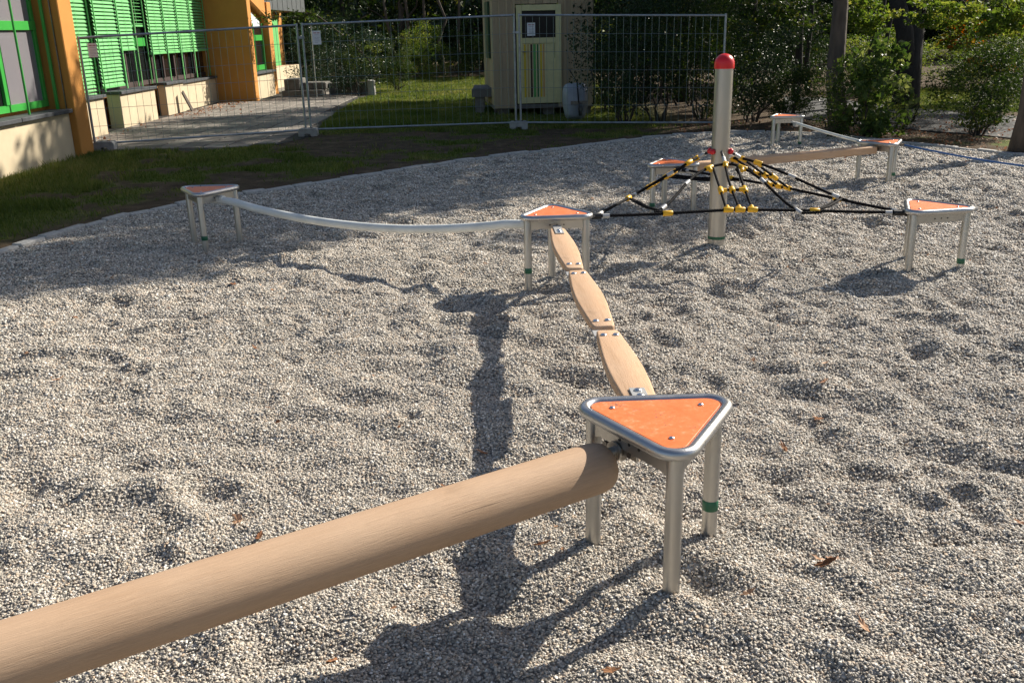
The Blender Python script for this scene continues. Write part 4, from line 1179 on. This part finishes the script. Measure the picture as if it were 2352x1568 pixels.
# trees one can tell apart
x, y = gp(1928, 306)
tree(x, y, 9, .135, 8.3, 2.6, 2.8, 'straight grey-brown trunk rising behind the large-leaved hazel by the back kerb', 'green', var=0, lean=(-.5, .62), dense=True)
x, y = gp(2078, 250)
t2 = tree(x, y, 11, .215, 8.8, 3.6, 3.0, 'thickest dark trunk, forking low, left of the bright strip of lawn', 'autumn', 'bark_dark', var=1,
          fork=[((-.06, 0, .9), (-.62, .1, 5.0), .19, .12), ((.10, 0, 1.95), (1.9, .2, 3.5), .085, .045), ((1.2, .15, 2.9), (2.6, -.3, 2.7), .045, .02)], lean=(.45, .8), dense=True)
x, y = gp(2345, 350)
tree(x, y, 8, .14, 4.6, .9, 1.1, 'brown trunk at the right edge of the view, just outside the kerb', 'autumn', var=2)
for i, (px, py, r_, lab, ln_) in enumerate((
        (1826, 232, .085, 'thin dark trunk between the red-capped pole and the hazel bush', .1),
        (1856, 214, .06, 'slender curved trunk just left of the straight grey-brown one', -.25),
        (1905, 214, .05, 'very thin upright stem close to the left of the straight grey-brown trunk', .05),
        (1985, 225, .07, 'slim leaning trunk between the straight trunk and the forked one', .9),
        (2015, 228, .05, 'slim stem leaning beside the forked trunk', .7))):
    x, y = gp(px, py)
    tree(x, y, 8, r_, 7.2 + .3 * i, 1.7, 2.0, lab, 'green', 'bark_dark', var=i % 3, lean=(ln_, 0))
# trees added to cast shade from behind the bushes, crowns mostly above the view
for i, (x, y, cz, cr, lab) in enumerate((
        (4.3, 23.5, 7.5, 2.4, 'added shade tree whose trunk stands in the bushes right of the hut'),
        (7.0, 29.5, 7.6, 2.8, 'added shade tree deep in the thicket behind the red-capped pole'),
        (3.4, 27.2, 6.3, 2.2, 'added shade tree close behind the right side of the hut'),
        (9.05, 21.9, 8.4, 2.7, 'added shade tree hidden behind the forked dark trunk'),
        (15.5, 24.3, 6.6, 1.3, 'added shade tree beyond the path on the right'),
        (12.3, 33.0, 7.0, 2.8, 'added shade tree far beyond the hedge on the right'))):
    tree(x, y, 9, .14, cz, cr, 2.6, lab, 'green', 'bark_dark', var=i % 3)
# low hanging branches with turning leaves at the upper right
for (px, py, Yd, sx, sz, kind, lab) in (
        (2230, 60, 17.5, .85, .42, 'autumn', 'hanging branch with orange-tipped leaves at the upper right'),
        (2170, 20, 17.0, .7, .35, 'light', 'hanging branch of yellow-green leaves above the fork of the thick trunk'),
        (2320, 35, 16.0, .6, .35, 'light', 'hanging branch of light leaves in the top right corner'),
        (2270, 150, 19.0, .55, .22, 'autumn', 'lowest drooping branch with orange leaves over the hedge'),
        (1985, 40, 17.5, .6, .3, 'light', 'hanging branch of light leaves between the two big trunks'),
        (1770, 25, 20.5, .9, .45, 'green', 'hanging leafy branch above and right of the red dome'),
        (1740, 105, 21, .35, .3, 'light', 'small bright leafy branch right of the red dome')):
    c = ony(px, py, Yd); P, tone, cc_ = clumps(1500, 22, (1, 1, 1), int(px), (.2, .45), hollow=.1)
    P = P * np.array([sx, sx * .8, sz])
    mt = {'green': M['leaf'], 'light': M['leaf_light'], 'autumn': M['leaf_autumn']}[kind]
    root = props(empty('tree_branch', c), lab, 'branch', 'hanging branches')
    link('foliage', leafmesh('branch_leaves', P, .085, mt, int(px), tone), root)
    mb = MB()
    for i in range(6): limb(mb, (-.1 * sx, .2, sz * 1.6 + .5), cc_[i * 3] * np.array([sx, sx * .8, sz]) * .8, .014, .004, 5, .08, i)
    mb.obj('twig', M['twig'], root)
# bushes, near to far
B_ = [
    (1440, 296, 1.0, 1.0, .8, 2.7, 'dark', 0, 'dark evergreen bush right against the right wall of the hut'),
    (1540, 292, 1.2, 1.0, .9, 2.9, 'dark', 1, 'tall dark bush behind the middle of the rightmost fence panel'),
    (1655, 288, 1.3, 1.0, .9, 2.8, 'green', 2, 'tall dark bush directly behind the red-capped pole'),
    (1745, 292, .9, .9, .8, 1.9, 'dark', 0, 'dark bush right of the steel pole, behind the farthest stool'),
    (1835, 294, .55, .6, .5, 1.15, 'green', 1, 'low bush between the farthest stool and the hazel'),
    (2045, 300, .3, .55, .4, .85, 'green', 2, 'small twiggy bush right of the hazel'),
    (2110, 285, .3, .4, .3, .5, 'light', 1, 'small sprawling weed at the edge of the path'),
    (2262, 318, .4, .75, .6, 1.45, 'green', 0, 'twiggy bush with bare lower stems by the right edge'),
    (2350, 300, 1.0, .8, .7, 1.6, 'green', 1, 'bush standing behind the trunk at the right edge'),
]
for (px, py, dy, rx, ry, h, kind, var, lab) in B_:
    x, y = gp(px, py); bush(x, y + dy, rx, ry, h, lab, kind, var, leafs=.055 if h < 1.5 else .042, n=9000 if h > 1 else 3000)
# hazel with big leaves
x, y = gp(1965, 300)
bush(5.88, 15.28, .66, .36, 1.52, 'hazel with large pale-backed leaves in front of the straight trunk', 'hazel', 2, stems=9, leafs=.17, n=1500, name='hazel_bush')
bush(5.35, 15.42, .55, .3, 1.2, 'darker undergrowth round the foot of the straight trunk', 'green', 2, stems=4, leafs=.06, n=4000)
# bushes farther back
far = [(2.3, 21.9, 1.5, 4.2, 'dark', 'dark bush rising behind the hut roof on its right side'), (4.2, 22.2, 1.6, 4.2, 'green', 'high dark bush in the second row behind the right fence panel'), (6.0, 21.6, 1.2, 3.0, 'dark', 'dark bush in the second row right of the red dome'),
       (6.6, 27.0, 1.8, 4.0, 'green', 'bush in the gap between the slender trunks'), (9.0, 29.5, 1.5, 2.6, 'green', 'bush seen between the leaning stems and the forked trunk'),
       (10.2, 26.0, 1.3, 1.6, 'light', 'overgrown hedge just right of the forked trunk'), (12.2, 26.2, 1.6, 1.75, 'light', 'pale overgrown hedge in the middle of the upper right'), (14.2, 26.0, 1.6, 1.9, 'light', 'overgrown hedge running out of the right edge'),
       (9.4, 24.2, .9, 1.1, 'dark', 'dark base of the hedge behind the strip of lawn'), (12.0, 23.6, 1.0, 1.3, 'green', 'hedge bush behind the right bush'),
       (-4.35, 28.9, 1.15, 2.1, 'dark', 'dark spreading bush over the stone steps left of the lawn'), (-5.9, 31.6, 1.2, 2.4, 'dark', 'dark bush behind the stone steps near the building'),
       (-3.4, 30.2, .6, 1.5, 'green', 'loose bush with drooping sprays beside the pale stump'),
       (-5.6, 38.0, .9, 1.7, 'light', 'sunlit bush at the far left corner of the lawn'), (-3.1, 38.2, 1.1, 2.1, 'light', 'largest sunlit bush at the far edge of the lawn'), (-1.6, 38.6, 1.0, 1.7, 'green', 'bush at the far edge of the lawn beside the hut wall'),
       (-7.4, 39.6, 1.6, 3.0, 'dark', 'dark bush closing the far end of the paving')]
for i, (x, y, r_, h, kind, lab) in enumerate(far):
    bush(x, y, r_, r_ * .9, h, lab, kind, i % 3, leafs=.045, n=9000, stems=5)
# arching branch over the paving, seen against the last buttress
P0_ = ony(850, 150, 29.5); P1_ = ony(735, 45, 28.5); P2_ = ony(610, 52, 27.8)
root = props(empty('tree_branch', P0_), 'long arching bare branch reaching left over the paving towards the building', 'branch', 'hanging branches')
arc = catmull([P0_ - P0_, P1_ - P0_ + (0, 0, .05), ony(680, 40, 28.2) - P0_, P2_ - P0_], 6, closed=False)
MB().tube(arc, [.03 - .02 * i / len(arc) for i in range(len(arc))], 6).obj('limb', M['bark'], root, smooth=True)
Pl = np.array([arc[random.randrange(4, len(arc))] + rng.normal(size=3) * (.13, .13, .09) for _ in range(420)])
link('foliage', leafmesh('branch_leaves', Pl, .10, M['leaf'], 77), root)
# wood behind the lawn: one tree each
kinds = ['dark', 'green', 'dark', 'green', 'dark', 'green', 'light']
wl = ['evergreen of the far wood behind the building end', 'tree of the far wood behind the arching branch', 'dark tree of the far wood above the left corner of the lawn', 'tree of the far wood behind the sunlit bushes', 'dark tree of the far wood just left of the hut', 'tree of the far wood hidden behind the hut', 'pale tree of the far wood behind the right fence panel',
      'tree of the far wood behind the red dome', 'tree of the far wood above the slender trunks', 'dark tree of the far wood left of the forked trunk', 'tree of the far wood above the hedge', 'tree of the far wood behind the turning leaves', 'dark tree of the far wood in the upper right', 'tree of the far wood at the right edge', 'outermost tree of the far wood on the right']
for i, lab in enumerate(wl):
    x = -13 + i * 2.9 + rng.uniform(-.6, .6); y = 42.5 + (i % 3) * 1.8 + max(0, x - 8) * .12
    tree(x, y, 7, .16, 3.4, 2.5, 3.5, lab, kinds[i % 7], 'bark', var=i % 3, group='trees of the far wood')
for i in range(7):
    x = (-4.6, -3.9, -3.2, -2.5, -1.9, 6.8, 8.3)[i]; 
    o_ = MB(); limb(o_, (0, 0, -.1), (rng.uniform(-.2, .2), 0, 4.5), .07, .04, 8, .03, i)
    ll = ('thin pale trunk at the left of the lawn edge', 'thin pale trunk behind the left sunlit bush', 'thin pale trunk above the biggest sunlit bush', 'thin pale trunk right of the biggest sunlit bush', 'thin pale trunk nearest the left wall of the hut', 'thin pale trunk deep in the gap right of the pole', 'thin pale trunk deep in the gap left of the forked trunk')[i]
    r_ = props(empty('tree_sapling', (x, 39.8, 0)), ll, 'tree', 'thin trunks of the wood edge'); o_.obj('trunk', M['bark'], r_, smooth=True)
# far-off wood closing the view
nb_ = 52000
Pb = np.stack([rng.uniform(-34, 52, nb_), rng.uniform(50, 56, nb_), rng.random(nb_) ** .8 * 10.5], 1)
tb = vnoise(Pb[:, 0] * .45, Pb[:, 2] * .6, 40); Pb[:, 1] += 2.5 * vnoise(Pb[:, 0] * .3, Pb[:, 2] * .4, 41)
props(link('far_wood', leafmesh('far_wood', Pb, .42, M['leaf'], 9, tb * .7)), 'distant mass of trees closing the view', 'wood', kind='stuff')
hill = MB(); hx_ = np.linspace(-60, 90, 31)
vs = [(a, 60, -1) for a in hx_] + [(a, 66 + 4 * vnoise(np.array([a * .1]), np.array([1.]), 3)[0], 9 + 3 * vnoise(np.array([a * .07]), np.array([0.]), 2)[0]) for a in hx_] + [(a, 120, 12) for a in hx_]
hill.add(vs, [(i, i + 1, 31 + i + 1, 31 + i) for i in range(30)] + [(31 + i, 32 + i, 63 + i, 62 + i) for i in range(30)])
M['hill'] = simple('wooded_slope', (.022, .036, .022), .95, 0, .5, .35, .3, 1.5)
props(hill.obj('wooded_hill', M['hill'], smooth=True), kind='structure')

# ------------------------------------------------------------------ grass
def blades(n, box, seed, h0, h1, name, lab):
    r = np.random.default_rng(seed)
    x = r.uniform(box[0], box[1], n); y = r.uniform(box[2], box[3], n)
    g = grassmask(x, y); keep = (r.random(n) < g ** 1.2 * .95 + .012) & ~inside(x, y, kout) & ~inside(x, y, patio)
    keep &= ~((x < -6.82) & (y < 15.7)) & ~((x > HX0) & (x < HX1) & (y > HY) & (y < HY + HD)) & ~inside(x, y, pp)
    x, y = x[keep], y[keep]; n = len(x); z = soil_h(x, y) - .005
    tall = 1 + 1.2 * (vnoise(x * 2.3, y * 2.3, 31) > .68) + .8 * ((x < -5.2) & (y < 16))
    h = r.uniform(h0, h1, n) * tall; a = r.uniform(0, 6.28, n); w = .0045 * (1 + y / 14); ln = r.uniform(.1, .7, n) * h; b = r.uniform(0, 6.28, n)
    c = np.stack([x, y, z], 1); s = np.stack([np.cos(a), np.sin(a), 0 * a], 1) * w[:, None]
    t = c + np.stack([np.cos(b) * ln, np.sin(b) * ln, h], 1)
    V = np.stack([c - s, c + s, t], 1).reshape(-1, 3)
    me = mesh_np(name, V, np.arange(3 * n).reshape(-1, 3), M['grassblade'])
    at = me.attributes.new('tone', 'FLOAT', 'FACE'); at.data.foreach_set('value', np.clip(r.random(n) * .6 + .5 * vnoise(x * 1.5, y * 1.5, 33), 0, 1).astype(np.float32))
    props(link(name, me), lab, 'grass', kind='stuff')
kout = cen + (kcurve - cen) * 1.012
blades(260000, (-9, 4.5, 6.5, 18), 1, .018, .05, 'grass_tufts', 'patchy rough grass growing on bare soil between kerb and fence')
blades(230000, (-6.5, 3, 17.6, 39), 2, .02, .05, 'lawn_grass', 'short lawn grass behind the fence')
blades(60000, (6, 14, 16, 27), 3, .02, .05, 'far_lawn_grass', 'short bright lawn beyond the path on the right')

# ------------------------------------------------------------------ fallen leaves
def litter(n, pts_fn, seed, name, lab, size=.05):
    r = np.random.default_rng(seed); P = pts_fn(r, n)
    me = leafmesh(name, P, size, M['leaf_dry'], seed, aspect=.6, up=1.2)
    props(link(name, me), lab, 'leaves', kind='stuff')
def f1(r, n):
    x = r.uniform(3.0, 9.5, n); y = r.uniform(13, 18.5, n); k = ~inside(x, y, cen + (kcurve - cen) * .995); x, y = x[k], y[k]
    k = r.random(len(x)) < np.clip(1.2 - .3 * np.abs(y - 15), .1, 1); x, y = x[k], y[k]
    return np.stack([x, y, soil_h(x, y) + .022 + .02 * inside(x, y, pp)], 1)
litter(2600, f1, 5, 'leaf_litter', 'scattered brown leaf litter under the bushes behind the kerb')
def f2(r, n):
    x = -8.0 + np.abs(r.normal(size=n)) * .55; y = r.uniform(16.3, 27.2, n); k = r.random(n) < np.clip(.15 + .85 * (y > 22.5), 0, 1); k &= x > -7.9 + 0
    x, y = x[k], y[k]; return np.stack([x, y, .03 + 0 * x], 1)
litter(700, f2, 6, 'paving_litter', 'drift of brown leaves on the paving along the planters', .06)
def f3(r, n):
    x = r.uniform(-6, 9, n); y = 17.2 - np.abs(r.normal(size=n)) * 2.5; k = inside(x, y, cen + (kcurve - cen) * .98); x, y = x[k], y[k]
    return np.stack([x, y, np.array([gz(a, b) for a, b in zip(x, y)]) + .018], 1)
litter(420, f3, 8, 'pit_leaf_crumbs', 'crumbs of brown leaf scattered at the back of the gravel', .035)
def f4(r, n):
    x = r.uniform(-5, 6, n); y = .9 + r.random(n) ** .8 * 11; k = inside(x, y, cen + (kcurve - cen) * .97); x, y = x[k], y[k]
    return np.stack([x, y, np.array([gz(a, b) for a, b in zip(x, y)]) + .012], 1)
litter(230, f4, 12, 'leaf_crumbs', 'small brown leaf crumbs strewn over the gravel', .03)
def leaf_me(i):
    r = np.random.default_rng(60 + i); n = 14
    out = []
    for k in range(n):
        a = 2 * math.pi * k / n; rad = (.5 if k % 2 else .39) * (1 + .12 * r.normal()); out.append((math.cos(a) * rad * 1.0, math.sin(a) * rad * .52))
    out[0] = (.56, 0); out[n // 2] = (-.62, 0)
    curl = r.uniform(.25, .6)
    V = [(0, 0, 0)] + [(a, b, curl * (a * a * .9 + b * b * 1.6) + r.normal() * .02) for a, b in out]
    V += [(p[0], p[1], p[2] - .012) for p in V]
    Fc = [(0, 1 + k, 1 + (k + 1) % n) for k in range(n)] + [(n + 1, n + 2 + (k + 1) % n, n + 2 + k) for k in range(n)] + [(1 + k, n + 2 + k, n + 2 + (k + 1) % n, 1 + (k + 1) % n) for k in range(n)]
    me = bpy.data.meshes.new('fallen_leaf'); me.from_pydata(V, [], Fc)
    at = me.attributes.new('tone', 'FLOAT', 'FACE'); at.data.foreach_set('value', np.full(len(Fc), (.1, .45, .95, .6)[i % 4], dtype=np.float32))
    me.materials.append(M['leaf_dry']); return me
lms = [leaf_me(i) for i in range(4)]
LV = [(534, 650, .085, 0, 'largest upright brown leaf, below the white hose between the left stool and its shadow'),
      (132, 873, .075, 2, 'pale curled leaf near the left edge, in the sunlit gravel'),
      (586, 795, .05, 1, 'small tan leaf in the sunlit gravel below the white hose shadow'),
      (545, 1187, .095, 2, 'long pale tan leaf above the round log'),
      (596, 1237, .065, 0, 'dark curled leaf touching the upper outline of the round log'),
      (1247, 1250, .075, 1, 'crumpled orange-tan leaf below the right end of the log, left of the stool leg'),
      (1106, 1028, .05, 1, 'small orange leaf on the left border of the plank bridge shadow'),
      (1018, 1106, .045, 1, 'small brown leaf just above the log, left of the plank bridge shadow'),
      (475, 723, .04, 1, 'tiny leaf below and left of the largest upright brown leaf'),
      (330, 793, .04, 2, 'tiny pale leaf halfway between the left edge and the white hose shadow'),
      (1895, 838, .05, 2, 'pale leaf right of the nearest plank, above two others in a row'),
      (1892, 885, .06, 1, 'tan leaf right of the nearest plank, middle one of three in a column'),
      (1880, 957, .07, 3, 'tan leaf right of the nearest stool top, lowest of three in a column'),
      (1800, 1032, .065, 1, 'orange-brown leaf just right of the nearest stool, level with its front corner'),
      (1887, 1270, .07, 2, 'upright striped tan leaf right of the banded leg of the nearest stool'),
      (1917, 1270, .06, 1, 'bright orange leaf immediately right of the upright striped one'),
      (1895, 1308, .07, 0, 'twisted red-brown leaf just below the upright striped one'),
      (1982, 1447, .065, 2, 'pale notched leaf in the lower right gravel'),
      (760, 1495, .075, 1, 'narrow curled leaf near the bottom edge beside the shadow of the log'),
      (1718, 1374, .05, 2, 'pale flake of leaf right of the front leg of the nearest stool'),
      (2342, 1196, .05, 1, 'orange leaf at the right edge, level with the green-banded leg'),
      (1405, 1560, .05, 3, 'leaf cut off by the bottom edge'),
      (258, 642, .04, 1, 'small brown leaf just below the shade border near the left edge'),
      (512, 602, .04, 0, 'small dark leaf right of the front leg of the left stool'),
      (1174, 746, .035, 1, 'tiny leaf right of the plank bridge shadow below the centre stool'),
      (2280, 745, .04, 2, 'small pale leaf in the right gravel below the lone stool')]
for i, (px, py, sz, kd, lab) in enumerate(LV):
    sz *= 1.05; q = G(px, py, 0); o = link('fallen_leaf', lms[kd]); o.location = (q[0], q[1], gz(q[0], q[1]) + .012)
    o.scale = (sz, sz * (.7 if i % 3 else 1), sz); o.rotation_euler = (random.uniform(-.5, .5), random.uniform(-.5, .5), random.uniform(0, 6.28))
    props(o, lab, 'leaf', 'fallen leaves on the gravel')
# seedling at the right part of the net
